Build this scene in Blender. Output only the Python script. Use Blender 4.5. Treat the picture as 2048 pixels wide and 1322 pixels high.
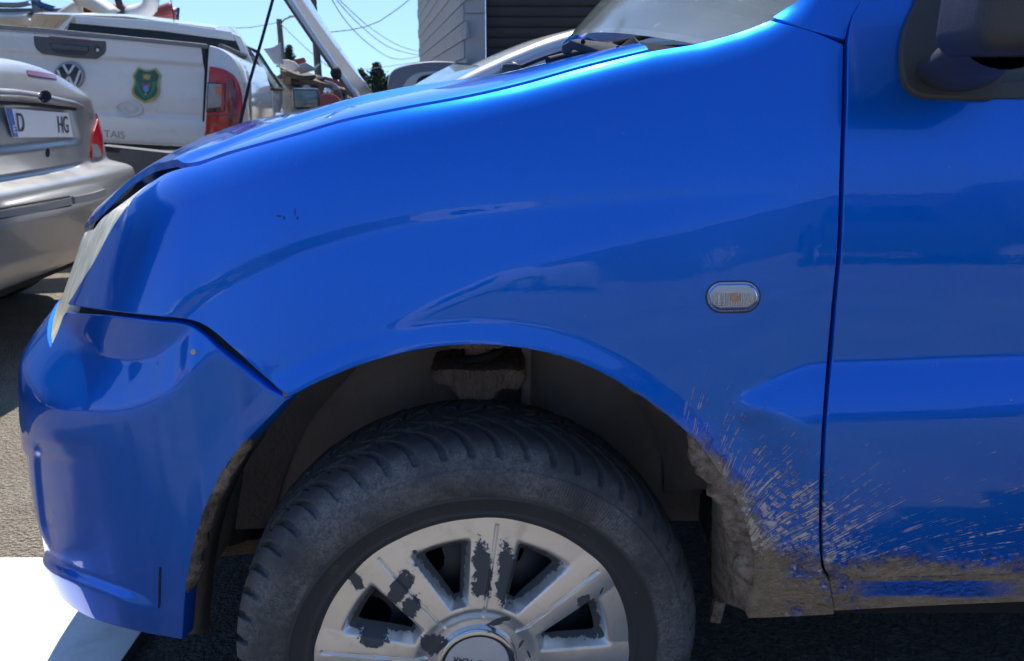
import bpy, bmesh, math, random
import numpy as np
from mathutils import Vector, Matrix
from mathutils.geometry import delaunay_2d_cdt

for o in list(bpy.data.objects):
    bpy.data.objects.remove(o)
scene = bpy.context.scene
R = math.radians

# ------------------------------------------------------------------ camera
H = 0.99            # lens height above the yard
PITCH = 17.0        # degrees down
FPX = 1538.0        # focal length for a 2048 wide frame
cam_d = bpy.data.cameras.new('camera')
cam = bpy.data.objects.new('camera', cam_d)
scene.collection.objects.link(cam)
cam.location = (0, 0, H)
cam.rotation_euler = (R(90 - PITCH), 0, 0)
cam_d.sensor_width = 36.0
cam_d.lens = FPX / 2048 * 36.0
cam_d.clip_start = 0.02
cam_d.clip_end = 3000
cam_d.dof.use_dof = True
cam_d.dof.focus_distance = 0.9
cam_d.dof.aperture_fstop = 13.0
scene.camera = cam

# ------------------------------------------------------------------ sky and sun
SUN_EL = 62.0
SUN_AZ = -11.0        # degrees from +Y towards +X
world = bpy.data.worlds.new('World')
scene.world = world
world.use_nodes = True
wn = world.node_tree
for n in list(wn.nodes):
    wn.nodes.remove(n)
sky = wn.nodes.new('ShaderNodeTexSky')
sky.sky_type = 'NISHITA'
sky.sun_disc = False
sky.sun_elevation = R(SUN_EL)
sky.sun_rotation = R(SUN_AZ)
sky.altitude = 300
sky.air_density = 1.0
sky.dust_density = 0.0
sky.ozone_density = 4.0
bg = wn.nodes.new('ShaderNodeBackground')
bg.inputs['Strength'].default_value = 0.13
wo = wn.nodes.new('ShaderNodeOutputWorld')
# a clear dry sky: the milky band at the horizon is lifted out
wtc = wn.nodes.new('ShaderNodeTexCoord'); wsx = wn.nodes.new('ShaderNodeSeparateXYZ'); wcx = wn.nodes.new('ShaderNodeCombineXYZ')
wma = wn.nodes.new('ShaderNodeMath'); wma.operation = 'MULTIPLY_ADD'; wma.inputs[1].default_value = 0.85; wma.inputs[2].default_value = 0.20
wnm = wn.nodes.new('ShaderNodeVectorMath'); wnm.operation = 'NORMALIZE'
wn.links.new(wtc.outputs['Generated'], wsx.inputs[0])
wn.links.new(wsx.outputs[0], wcx.inputs[0]); wn.links.new(wsx.outputs[1], wcx.inputs[1])
wn.links.new(wsx.outputs[2], wma.inputs[0]); wn.links.new(wma.outputs[0], wcx.inputs[2])
wn.links.new(wcx.outputs[0], wnm.inputs[0]); wn.links.new(wnm.outputs[0], sky.inputs[0])
wn.links.new(sky.outputs[0], bg.inputs[0])
wn.links.new(bg.outputs[0], wo.inputs[0])
sun_d = bpy.data.lights.new('sun', 'SUN')
sun_d.energy = 4.5
sun_d.angle = R(0.55)
sun_d.color = (1.0, 0.96, 0.9)
sun = bpy.data.objects.new('sun', sun_d)
scene.collection.objects.link(sun)
sun.rotation_euler = (R(-(90 - SUN_EL)), 0, R(-SUN_AZ))
sun.location = (0, 3, 8)

scene.render.engine = 'CYCLES'
scene.render.resolution_x = 1024
scene.render.resolution_y = 661
scene.view_settings.view_transform = 'Standard'
scene.view_settings.look = 'None'
scene.view_settings.gamma = 1.0
scene.view_settings.use_curve_mapping = False
scene.view_settings.exposure = 0.78
scene.cycles.use_adaptive_sampling = True
scene.cycles.adaptive_threshold = 0.03
scene.cycles.adaptive_min_samples = 24
scene.cycles.time_limit = 700
scene.cycles.use_denoising = True
scene.cycles.max_bounces = 6
scene.cycles.transparent_max_bounces = 12

# ------------------------------------------------------------------ node helper
class NT:
    """Small expression builder on a material's node tree."""
    def __init__(self, mat):
        self.t = mat.node_tree
    def n(self, typ, **kw):
        nd = self.t.nodes.new(typ)
        for k, v in kw.items():
            setattr(nd, k, v)
        return nd
    def put(self, sock, v):
        if isinstance(v, E):
            self.t.links.new(v.s, sock)
        elif isinstance(v, bpy.types.NodeSocket):
            self.t.links.new(v, sock)
        elif v is not None:
            sock.default_value = v
    def math(self, op, a, b=None, c=None):
        nd = self.n('ShaderNodeMath', operation=op)
        for i, v in enumerate((a, b, c)):
            if v is not None:
                self.put(nd.inputs[i], v)
        return E(self, nd.outputs[0])
    def ss(self, x, lo, hi):
        nd = self.n('ShaderNodeMapRange', interpolation_type='SMOOTHSTEP')
        self.put(nd.inputs['Value'], x)
        nd.inputs['From Min'].default_value = lo
        nd.inputs['From Max'].default_value = hi
        return E(self, nd.outputs['Result'])
    def pos(self, kind='Object'):
        return E(self, self.n('ShaderNodeTexCoord').outputs[kind])
    def xyz(self, v):
        nd = self.n('ShaderNodeSeparateXYZ')
        self.put(nd.inputs[0], v)
        return [E(self, o) for o in nd.outputs]
    def vec(self, x, y, z):
        nd = self.n('ShaderNodeCombineXYZ')
        for i, v in enumerate((x, y, z)):
            self.put(nd.inputs[i], v)
        return E(self, nd.outputs[0])
    def noise(self, v, scale, detail=3.0, rough=0.55, dist=0.0, out='Fac'):
        nd = self.n('ShaderNodeTexNoise')
        self.put(nd.inputs['Vector'], v)
        nd.inputs['Scale'].default_value = scale
        nd.inputs['Detail'].default_value = detail
        nd.inputs['Roughness'].default_value = rough
        nd.inputs['Distortion'].default_value = dist
        return E(self, nd.outputs[out])
    def voro(self, v, scale, feature='F1', out='Distance'):
        nd = self.n('ShaderNodeTexVoronoi', feature=feature)
        self.put(nd.inputs['Vector'], v)
        nd.inputs['Scale'].default_value = scale
        return E(self, nd.outputs[out])
    def mix(self, f, a, b):
        nd = self.n('ShaderNodeMix', data_type='RGBA')
        self.put(nd.inputs['Factor'], f)
        for nm, v in (('A', a), ('B', b)):
            s = [i for i in nd.inputs if i.name == nm and i.type == 'RGBA'][0]
            if isinstance(v, (tuple, list)) and len(v) == 3:
                v = (*v, 1)
            self.put(s, v)
        return E(self, [o for o in nd.outputs if o.type == 'RGBA'][0])
    def bump(self, h, strength=0.3, dist=0.01, normal=None):
        nd = self.n('ShaderNodeBump')
        nd.inputs['Strength'].default_value = strength
        nd.inputs['Distance'].default_value = dist
        self.put(nd.inputs['Height'], h)
        if normal is not None:
            self.put(nd.inputs['Normal'], normal)
        return E(self, nd.outputs[0])

class E:
    def __init__(self, nt, s):
        self.nt, self.s = nt, s
    def __add__(a, b): return a.nt.math('ADD', a, b)
    __radd__ = __add__
    def __mul__(a, b): return a.nt.math('MULTIPLY', a, b)
    __rmul__ = __mul__
    def __sub__(a, b): return a.nt.math('SUBTRACT', a, b)
    def __rsub__(a, b): return a.nt.math('SUBTRACT', b, a)
    def __truediv__(a, b): return a.nt.math('DIVIDE', a, b)
    def max(a, b): return a.nt.math('MAXIMUM', a, b)
    def min(a, b): return a.nt.math('MINIMUM', a, b)

def new_mat(name):
    m = bpy.data.materials.new(name)
    m.use_nodes = True
    nt = NT(m)
    p = m.node_tree.nodes['Principled BSDF']
    return m, nt, p

def simple(name, col, rough=0.5, metal=0.0, coat=0.0, var=0.15, scale=8.0, bump=0.0, bscale=60.0,
           spec=0.5, trans=0.0, coat_rough=0.05, emit=None, alpha=None):
    m, nt, p = new_mat(name)
    co = nt.pos()
    f = nt.noise(co, scale, 4.0)
    c = nt.mix(f, tuple(x * (1 - var) for x in col), tuple(min(1, x * (1 + var)) for x in col))
    nt.put(p.inputs['Base Color'], c)
    r = nt.ss(nt.noise(co, scale * 2.3, 3.0), 0.2, 0.8) * 0.12 + max(0.0, rough - 0.06)
    nt.put(p.inputs['Roughness'], r)
    p.inputs['Metallic'].default_value = metal
    p.inputs['Coat Weight'].default_value = coat
    p.inputs['Coat Roughness'].default_value = coat_rough
    p.inputs['Specular IOR Level'].default_value = spec
    p.inputs['Transmission Weight'].default_value = trans
    if alpha is not None:
        p.inputs['Alpha'].default_value = alpha
    if bump:
        nt.put(p.inputs['Normal'], nt.bump(nt.noise(co, bscale, 5.0), bump, 0.004))
    if emit:
        p.inputs['Emission Color'].default_value = (*emit, 1)
        p.inputs['Emission Strength'].default_value = 1
    return m

# ------------------------------------------------------------------ scene helpers
COL = scene.collection
def tag(o, label=None, cat=None, group=None, kind=None):
    if label: o['label'] = label
    if cat: o['category'] = cat
    if group: o['group'] = group
    if kind: o['kind'] = kind
    return o

def empty(name, loc=(0, 0, 0), rotz=0.0, roll=0.0):
    o = bpy.data.objects.new(name, None)
    o.empty_display_size = 0.2
    COL.objects.link(o)
    o.location = loc
    o.rotation_euler = (0, roll, rotz)
    return o

def link(name, me, mat=None, parent=None, world_space=False):
    o = bpy.data.objects.new(name, me)
    COL.objects.link(o)
    if mat is not None and len(me.materials) == 0:
        me.materials.append(mat)
    if parent is not None:
        o.parent = parent
        if world_space:
            p = parent
            M = Matrix.Identity(4)
            chain = []
            while p is not None:
                chain.append(p); p = p.parent
            for p in reversed(chain):
                M = M @ p.matrix_parent_inverse @ p.matrix_basis
            o.matrix_parent_inverse = M.inverted()
    return o

def mesh(name, verts, faces, smooth=True, sharp=None):
    me = bpy.data.meshes.new(name)
    me.from_pydata([tuple(map(float, v)) for v in verts], [], [tuple(map(int, f)) for f in faces])
    me.update()
    if smooth:
        me.polygons.foreach_set('use_smooth', [True] * len(me.polygons))
        if sharp:
            me.set_sharp_from_angle(angle=R(sharp))
    return me

def bm_mesh(name, bm, smooth=True, sharp=35, bevel=0.0, seg=2):
    if bevel:
        bmesh.ops.remove_doubles(bm, verts=bm.verts, dist=1e-6)
        es = [e for e in bm.edges if len(e.link_faces) == 2 and e.calc_face_angle(0) > R(25)]
        bmesh.ops.bevel(bm, geom=es, offset=bevel, segments=seg, affect='EDGES', profile=0.5, clamp_overlap=True)
    bmesh.ops.recalc_face_normals(bm, faces=bm.faces)
    me = bpy.data.meshes.new(name)
    bm.to_mesh(me)
    bm.free()
    if smooth:
        me.polygons.foreach_set('use_smooth', [True] * len(me.polygons))
        me.set_sharp_from_angle(angle=R(sharp))
    return me

def add_box(bm, c, size, rot=None):
    M = Matrix.Translation(Vector(c))
    if rot is not None:
        M = M @ rot.to_4x4()
    M = M @ Matrix.Diagonal((size[0], size[1], size[2], 1))
    bmesh.ops.create_cube(bm, size=1.0, matrix=M)

def box(name, c, size, mat, parent=None, rot=None, bevel=0.0, ws=False):
    bm = bmesh.new()
    add_box(bm, c, size, rot)
    return link(name, bm_mesh(name, bm, bevel=bevel), mat, parent, ws)

def tube_data(path, rad, n=8, caps=True):
    P = [Vector(p) for p in path]
    rs = rad if isinstance(rad, (list, tuple)) else [rad] * len(P)
    verts, faces = [], []
    up = Vector((0, 0, 1))
    prev = None
    for i, p in enumerate(P):
        d = (P[min(i + 1, len(P) - 1)] - P[max(i - 1, 0)]).normalized()
        a = prev if prev is not None else (up if abs(d.z) < 0.9 else Vector((1, 0, 0)))
        a = (a - d * a.dot(d)).normalized()
        prev = a
        b = d.cross(a)
        for k in range(n):
            t = 2 * math.pi * k / n
            verts.append(p + (a * math.cos(t) + b * math.sin(t)) * rs[i])
    for i in range(len(P) - 1):
        for k in range(n):
            k2 = (k + 1) % n
            faces.append((i * n + k, i * n + k2, (i + 1) * n + k2, (i + 1) * n + k))
    if caps:
        faces.append(tuple(range(n))[::-1])
        faces.append(tuple((len(P) - 1) * n + k for k in range(n)))
    return verts, faces

def tube(name, path, rad, mat, parent=None, n=8, ws=False):
    v, f = tube_data(path, rad, n)
    return link(name, mesh(name, v, f, sharp=50), mat, parent, ws)

def grid_mesh(name, G, sharp=None, flip=False):
    """G: array (a, b, 3) -> quad mesh"""
    a, b = G.shape[:2]
    v = G.reshape(-1, 3)
    idx = np.arange(a * b).reshape(a, b)
    f = np.stack([idx[:-1, :-1], idx[1:, :-1], idx[1:, 1:], idx[:-1, 1:]], -1).reshape(-1, 4)
    if flip:
        f = f[:, ::-1]
    return mesh(name, v, f, sharp=sharp)

def lathe_data(prof, n=48, axis='Y'):
    """prof: list of (r, h); revolved about the axis through the origin"""
    G = np.zeros((len(prof), n, 3))
    t = np.linspace(0, 2 * math.pi, n, endpoint=False)
    for i, (r, h) in enumerate(prof):
        if axis == 'Y':
            G[i, :, 0] = r * np.cos(t); G[i, :, 2] = r * np.sin(t); G[i, :, 1] = h
        else:
            G[i, :, 0] = r * np.cos(t); G[i, :, 1] = r * np.sin(t); G[i, :, 2] = h
    v = G.reshape(-1, 3)
    f = []
    for i in range(len(prof) - 1):
        for k in range(n):
            k2 = (k + 1) % n
            f.append((i * n + k, i * n + k2, (i + 1) * n + k2, (i + 1) * n + k))
    return v, f

def lathe(name, prof, mat, parent=None, n=48, axis='Y', loc=(0, 0, 0), sharp=35, ws=False):
    v, f = lathe_data(prof, n, axis)
    v = np.asarray(v) + np.asarray(loc)
    return link(name, mesh(name, v, f, sharp=sharp), mat, parent, ws)

def catmull(pts, step, closed=False):
    """Catmull-Rom through 2D/3D points; a point with a trailing 'c' is a corner."""
    P, corner = [], []
    for p in pts:
        if p[-1] == 'c':
            P.append(p[:-1]); corner.append(True)
        else:
            P.append(p); corner.append(False)
    P = np.array(P, float)
    n = len(P)
    out = []
    segs = n if closed else n - 1
    for i in range(segs):
        p1, p2 = P[i], P[(i + 1) % n]
        p0 = P[(i - 1) % n] if (closed or i > 0) else p1
        p3 = P[(i + 2) % n] if (closed or i + 2 < n) else p2
        if corner[i]: p0 = p1
        if corner[(i + 1) % n]: p3 = p2
        m = max(2, int(np.linalg.norm(p2 - p1) / step) + 1)
        d1 = (p2 - p0) * 0.5; d2 = (p3 - p1) * 0.5
        if np.allclose(p0, p1): d1 = (p2 - p1) * 0.9
        if np.allclose(p3, p2): d2 = (p2 - p1) * 0.9
        L = np.linalg.norm(p2 - p1) + 1e-12
        for d in (d1, d2):
            ld = np.linalg.norm(d)
            if ld > 1.2 * L: d *= 1.2 * L / ld
        for k in range(m):
            t = k / m
            out.append((2*t**3-3*t**2+1)*p1 + (t**3-2*t**2+t)*d1 + (-2*t**3+3*t**2)*p2 + (t**3-t**2)*d2)
    if not closed:
        out.append(P[-1])
    return np.array(out)

def text_mesh(name, s, size, mat, parent=None, extrude=0.0005, M=None, ws=False, align='CENTER', sx=1.0):
    cu = bpy.data.curves.new(name + '_c', 'FONT')
    cu.body = s
    cu.size = size
    cu.extrude = extrude
    cu.align_x = align
    cu.align_y = 'CENTER'
    to = bpy.data.objects.new(name + '_t', cu)
    COL.objects.link(to)
    dg = bpy.context.evaluated_depsgraph_get()
    me = bpy.data.meshes.new_from_object(to.evaluated_get(dg))
    bpy.data.objects.remove(to)
    bpy.data.curves.remove(cu)
    me.name = name
    if sx != 1.0:
        me.transform(Matrix.Diagonal((sx, 1, 1, 1)))
    if M is not None:
        me.transform(M)
    me.materials.clear()
    return link(name, me, mat, parent, ws)

# pixel <-> world (pixels of the 2048 x 1322 photograph)
cp, sp = math.cos(R(PITCH)), math.sin(R(PITCH))
def project(P):
    P = np.asarray(P, float)
    d = P - np.array([0, 0, H])
    t = d[..., 1] * cp - d[..., 2] * sp
    u = d[..., 1] * sp + d[..., 2] * cp
    return 1024 + FPX * d[..., 0] / t, 661 - FPX * u / t
def ray(px, py):
    a = (px - 1024) / FPX; b = (661 - py) / FPX
    return np.array([a, cp + b * sp, -sp + b * cp])
def at_y(px, py, y):
    d = ray(px, py)
    return np.array([0, 0, H]) + d * (y / d[1])
def at_z(px, py, z):
    d = ray(px, py)
    return np.array([0, 0, H]) + d * ((z - H) / d[2])
def smooth01(x, a, b):
    t = np.clip((x - a) / (b - a), 0, 1)
    return t * t * (3 - 2 * t)
# ================================================================== body side surface of the blue van
# Plan curve (straight flank, rounded front corner, nose) swept in height; the lean of every
# point of the flank (degrees, + = facing the sky) is integrated into a real surface.
YS = 0.81
S0, S1, DS = -1.80, 1.40, 0.0025
Z0, Z1, DZ = 0.12, 1.42, 0.0025
sv = np.arange(S0, S1 + DS / 2, DS)
zv = np.arange(Z0, Z1 + DZ / 2, DZ)
phi = np.interp(sv, [-1.8, -1.5, -1.2, -1.05, -0.94, -0.84, -0.70, -0.5, -0.35, -0.2, 0.0, 0.6, 1.4],
                np.radians([90, 88, 84, 77, 66, 54, 40, 26, 12, 4, 1.0, 0.0, -1.0]))
k = np.ones(61) / 61
for _ in range(3):
    phi = np.convolve(np.pad(phi, 30, mode='edge'), k, mode='valid')
i0 = int(round((0.0 - S0) / DS))
PX = np.cumsum(np.cos(phi)) * DS
PX -= PX[i0]
PY = -np.cumsum(np.sin(phi)) * DS
PY += YS - PY[i0]
NX, NY = np.sin(phi), np.cos(phi)          # horizontal direction into the van

GAP_L = [(178, 446), (190, 440), (215, 418), (250, 383), (300, 349), (345, 335), (395, 327), (450, 309), (500, 294),
         (598, 267), (695, 239), (812, 215), (890, 201), (961, 187), (1050, 166), (1150, 138), (1220, 120), (1300, 101),
         (1400, 84), (1480, 62), (1535, 40), (1600, 0), (1650, -50), (1720, -150), (1800, -260)]
WU = [(180, 790), (280, 696), (380, 612), (440, 572), (500, 540), (600, 496), (700, 466), (800, 444), (950, 424), (1170, 400), (1400, 385), (1640, 376), (1700, 374)]
WL = [(380, 900), (500, 830), (600, 765), (700, 700), (800, 648), (900, 596), (1000, 548), (1200, 492), (1400, 438), (1640, 380), (1700, 376)]
ARCH = [(362, 1300), (368, 1200), (380, 1120), (400, 1040), (430, 970), (465, 910), (510, 860), (545, 825), (578, 793),
        (640, 760), (720, 728), (800, 705), (870, 692), (940, 687), (1010, 690), (1080, 700), (1150, 720), (1220, 752),
        (1290, 795), (1350, 840), (1400, 890), (1440, 945), (1475, 1000), (1500, 1070), (1508, 1120), (1506, 1180), (1500, 1260)]
SWAGE = [(2300, 702), (2048, 706), (1900, 712), (1760, 717), (1660, 720), (1610, 726), (1565, 743), (1500, 772),
         (1470, 789), (1459, 812), (1463, 838), (1488, 866), (1505, 920), (1512, 1000), (1515, 1100), (1516, 1300)]
GAPB = [(60, 650), (100, 640), (135, 615), (300, 637), (390, 646), (420, 660), (480, 714), (530, 760), (578, 795)]
RIDGE = [(20, 745), (60, 722), (100, 708), (150, 710), (200, 721), (260, 720), (310, 706), (350, 681), (380, 650), (420, 610), (600, 560)]
CHIN = [(-60, 965), (0, 1010), (40, 1046), (75, 1090), (115, 1124), (165, 1148), (225, 1171), (280, 1191), (340, 1212)]

def seg_dist(px, py, pts):
    """distance to a polyline and signed side (>0 = left of travel direction in image)"""
    best = np.full(px.shape, 1e9); side = np.zeros(px.shape)
    for (x1, y1), (x2, y2) in zip(pts[:-1], pts[1:]):
        dx, dy = x2 - x1, y2 - y1
        L2 = dx * dx + dy * dy
        t = np.clip(((px - x1) * dx + (py - y1) * dy) / L2, 0, 1)
        ex, ey = px - (x1 + t * dx), py - (y1 + t * dy)
        d = np.sqrt(ex * ex + ey * ey)
        c = dx * (py - y1) - dy * (px - x1)
        m = d < best
        best = np.where(m, d, best); side = np.where(m, np.sign(c), side)
    return best, side

def ip(px, pts):
    p = sorted(pts)
    return np.interp(px, [a for a, b in p], [b for a, b in p])

DOOR_T = ([-400, 0, 100, 200, 260, 300, 345, 430, 520, 600, 700, 880, 950, 1100, 1160, 1250, 1400],
          [22, 19, 18, 16.5, 13, 10.5, 7.7, 5.2, 2.9, 1.0, 0.0, -0.5, -1.5, -4, -6, -14, -20])
FRONT_T = ([0.12, 0.30, 0.42, 0.50, 0.54, 0.575, 0.60, 0.64, 0.66, 0.675, 0.75, 0.82, 0.85, 0.88, 1.4],
           [-24, -3, 4, 4, 2, 14, 36, 42, 38, 25, 24, 28, 40, 54, 60])

SS, ZZ = np.meshgrid(sv, zv, indexing='ij')
wfront = smooth01(-SS, 0.40, 0.86)
o_off = np.zeros_like(SS)
for it in range(3):
    G = np.stack([PX[:, None] + NX[:, None] * o_off, PY[:, None] + NY[:, None] * o_off, ZZ], -1)
    px, py = project(G)
    gy = ip(px, GAP_L); zu = ip(px, WU); zl = ip(px, WL)
    door = np.interp(py, *DOOR_T)
    up = 10 + 8 * np.clip((zu - py) / 170, 0, 1)
    sh = 47 * np.exp(-np.clip(py - gy, 0, None) / 33.0)
    low = door + 3.0 * smooth01(-px, -1650, -1300)
    mid = 14.0
    bw = np.interp(px, [400, 1200, 1640], [15, 9, 5])
    a = np.where(py < zu, up, mid)
    a = a + (mid - up) * 0
    t = smooth01(py, zu - 4, zu + 4)
    a = up * (1 - t) + mid * t
    t = smooth01(py - zl, -28, 28)
    a = a * (1 - t) + low * t
    a = a - 8 * np.exp(-((py - zu) / bw) ** 2) * smooth01(-px, -1660, -1560)
    a = a + sh
    wd = smooth01(px, 1560, 1700)
    a = a * (1 - wd) + door * wd
    # bumper corner
    gb = ip(px, GAPB); rd = ip(px, RIDGE)
    u = py - rd
    b = np.where(u < 0, -3.0, 0) + 0.0
    b = -3 + 19.5 * smooth01(u, -4, 8) - 17.5 * smooth01(u, 80, 125) - 5 * smooth01(py, 1050, 1270)
    m = (px < 590) & (py > gb)
    af = np.interp(ZZ, *FRONT_T)
    def cum(a_):
        tn = np.tan(np.radians(np.clip(a_, -30, 66)))
        return np.concatenate([np.zeros((len(sv), 1)), np.cumsum((tn[:, 1:] + tn[:, :-1]) * 0.5 * DZ, axis=1)], axis=1)
    kz = int(round((0.58 - Z0) / DZ))
    cF = cum(a * (1 - wfront) + af * wfront)
    oF = cF - cF[:, kz:kz + 1]
    cB = cum(b * (1 - wfront) + af * wfront)
    # exact height of the wing / bumper gap in every column
    gf = py - gb
    up_ = (gf[:, :-1] > 0) & (gf[:, 1:] <= 0)
    kg = up_.shape[1] - 1 - up_[:, ::-1].argmax(1)
    ii_ = np.arange(len(sv))
    g0, g1 = gf[ii_, kg], gf[ii_, kg + 1]
    fr0 = np.clip(g0 / (g0 - g1 + 1e-9), 0, 1)
    lerp = lambda A_: A_[ii_, kg] * (1 - fr0) + A_[ii_, kg + 1] * fr0
    o_new = np.where(m, (lerp(oF) - lerp(cB))[:, None] + cB, oF)
    # rolled lip round the wheel opening
    d, sd = seg_dist(px, py, ARCH)
    inside = sd > 0
    o_new = o_new - 0.0055 * np.where(inside, 1.0, np.clip(1 - d / 46.0, 0, 1))
    # swage that runs back along the door
    d, sd = seg_dist(px, py, SWAGE)
    e = np.where(sd < 0, d, 0.0) 
    wdt = 150.0 + 50 * smooth01(py, 880, 1000) * smooth01(-px, -1700, -1500)
    x = np.clip(e / wdt, 0, 1)
    prof = np.where(x < 0.06, x * x / 0.12, x - 0.03)
    prof = prof - 0.25 * x ** 4
    o_new = o_new - 0.034 * prof
    # chin of the front bumper
    d, sd = seg_dist(px, py, CHIN)
    e = np.where(sd > 0, d, -d)          # >0 below / in front of the crease
    fade = smooth01(-px, -345, -230)
    o_new = o_new - 0.010 * smooth01(e, -4, 20) * fade
    # upper bumper stands proud above the intake
    lip = smooth01(-py, -905 - 0.10 * px.clip(0, 300), -895 - 0.10 * px.clip(0, 300)) * smooth01(-px, -210, -90)
    o_new = o_new - 0.005 * lip * smooth01(py, 740, 880)
    # upright crease where the side wraps into the front intake
    xc = np.interp(py, [870, 960, 1040, 1090], [74, 79, 88, 102])
    dx_ = px - xc
    o_new = o_new + 0.007 * smooth01(dx_, -4, 5) * (1 - smooth01(dx_, 12, 130)) * smooth01(py, 880, 900) * (1 - smooth01(py, 1050, 1110)) * (wfront < 0.999) * (SS > -0.9)
    # soften everything round the front corner by a few millimetres
    kb = np.array([1, 4, 7, 4, 1]) / 17.0
    q = o_new
    for ax in (0, 1, 0, 1):
        q = sum(kb[i] * np.roll(q, i - 2, ax) for i in range(5))
    q[:3] = o_new[:3]; q[-3:] = o_new[-3:]; q[:, :3] = o_new[:, :3]; q[:, -3:] = o_new[:, -3:]
    o_off = q
SG = np.stack([PX[:, None] + NX[:, None] * o_off, PY[:, None] + NY[:, None] * o_off, ZZ], -1)
du = np.gradient(SG, axis=0); dv = np.gradient(SG, axis=1)
SN = np.cross(du, dv)
SN /= np.linalg.norm(SN, axis=-1, keepdims=True)        # points out of the van (-Y)
if SN[i0, len(zv) // 2, 1] > 0: SN = -SN
SPX, SPY = project(SG)
view = SG - np.array([0, 0, H])
FRONTF = (view * SN).sum(-1) < -0.02 * np.linalg.norm(view, axis=-1)

def bil(A, s, z):
    s = np.asarray(s, float); z = np.asarray(z, float)
    fi = np.clip((s - S0) / DS, 0, len(sv) - 1.001); fj = np.clip((z - Z0) / DZ, 0, len(zv) - 1.001)
    i = fi.astype(int); j = fj.astype(int)
    a = (fi - i)[..., None]; b = (fj - j)[..., None]
    return (A[i, j] * (1 - a) * (1 - b) + A[i + 1, j] * a * (1 - b) + A[i, j + 1] * (1 - a) * b + A[i + 1, j + 1] * a * b)
def S(s, z): return bil(SG, s, z)
def SNr(s, z):
    n = bil(SN, s, z)
    return n / np.linalg.norm(n, axis=-1, keepdims=True)

sub = 3
_fx = np.where(FRONTF, SPX, 1e6)[::sub, ::sub]; _fy = np.where(FRONTF, SPY, 1e6)[::sub, ::sub]
def px2sz(pts):
    """photo pixels -> (s, z) on the flank"""
    out = []
    for p in pts:
        x, y = p[0], p[1]
        d = (_fx - x) ** 2 + (_fy - y) ** 2
        i, j = np.unravel_index(np.argmin(d), d.shape)
        s, z = sv[i * sub], zv[j * sub]
        for _ in range(8):
            h = 0.002
            P = project(S(np.array([s, s + h, s]), np.array([z, z, z + h])))
            f0 = np.array([P[0][0] - x, P[1][0] - y])
            J = np.array([[P[0][1] - P[0][0], P[0][2] - P[0][0]], [P[1][1] - P[1][0], P[1][2] - P[1][0]]]) / h
            try:
                dl = np.linalg.solve(J, -f0)
            except Exception:
                break
            dl = np.clip(dl, -0.01, 0.01)
            if not np.all(np.isfinite(dl)): break
            s += dl[0]; z += dl[1]
        out.append((s, z))
    return np.array(out)
def on_px(x, y, off=0.0):
    """point of the flank seen at a photo pixel, moved out by off"""
    s, z = px2sz([(x, y)])[0]
    return S(s, z) + SNr(s, z) * off

def resample(P, step, closed=True):
    Q = []
    n = len(P)
    for i in range(n if closed else n - 1):
        a, b = P[i], P[(i + 1) % n]
        m = max(1, int(math.ceil(np.linalg.norm(b - a) / step)))
        for k in range(m):
            Q.append(a + (b - a) * k / m)
    if not closed: Q.append(P[-1])
    return np.array(Q)

def in_poly(x, y, P):
    c = np.zeros(x.shape, bool)
    x1, y1 = P[-1]
    for x2, y2 in P:
        m = ((y1 > y) != (y2 > y))
        if y1 != y2:
            c ^= m & (x < (x2 - x1) * (y - y1) / (y2 - y1) + x1)
        x1, y1 = x2, y2
    return c

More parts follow.
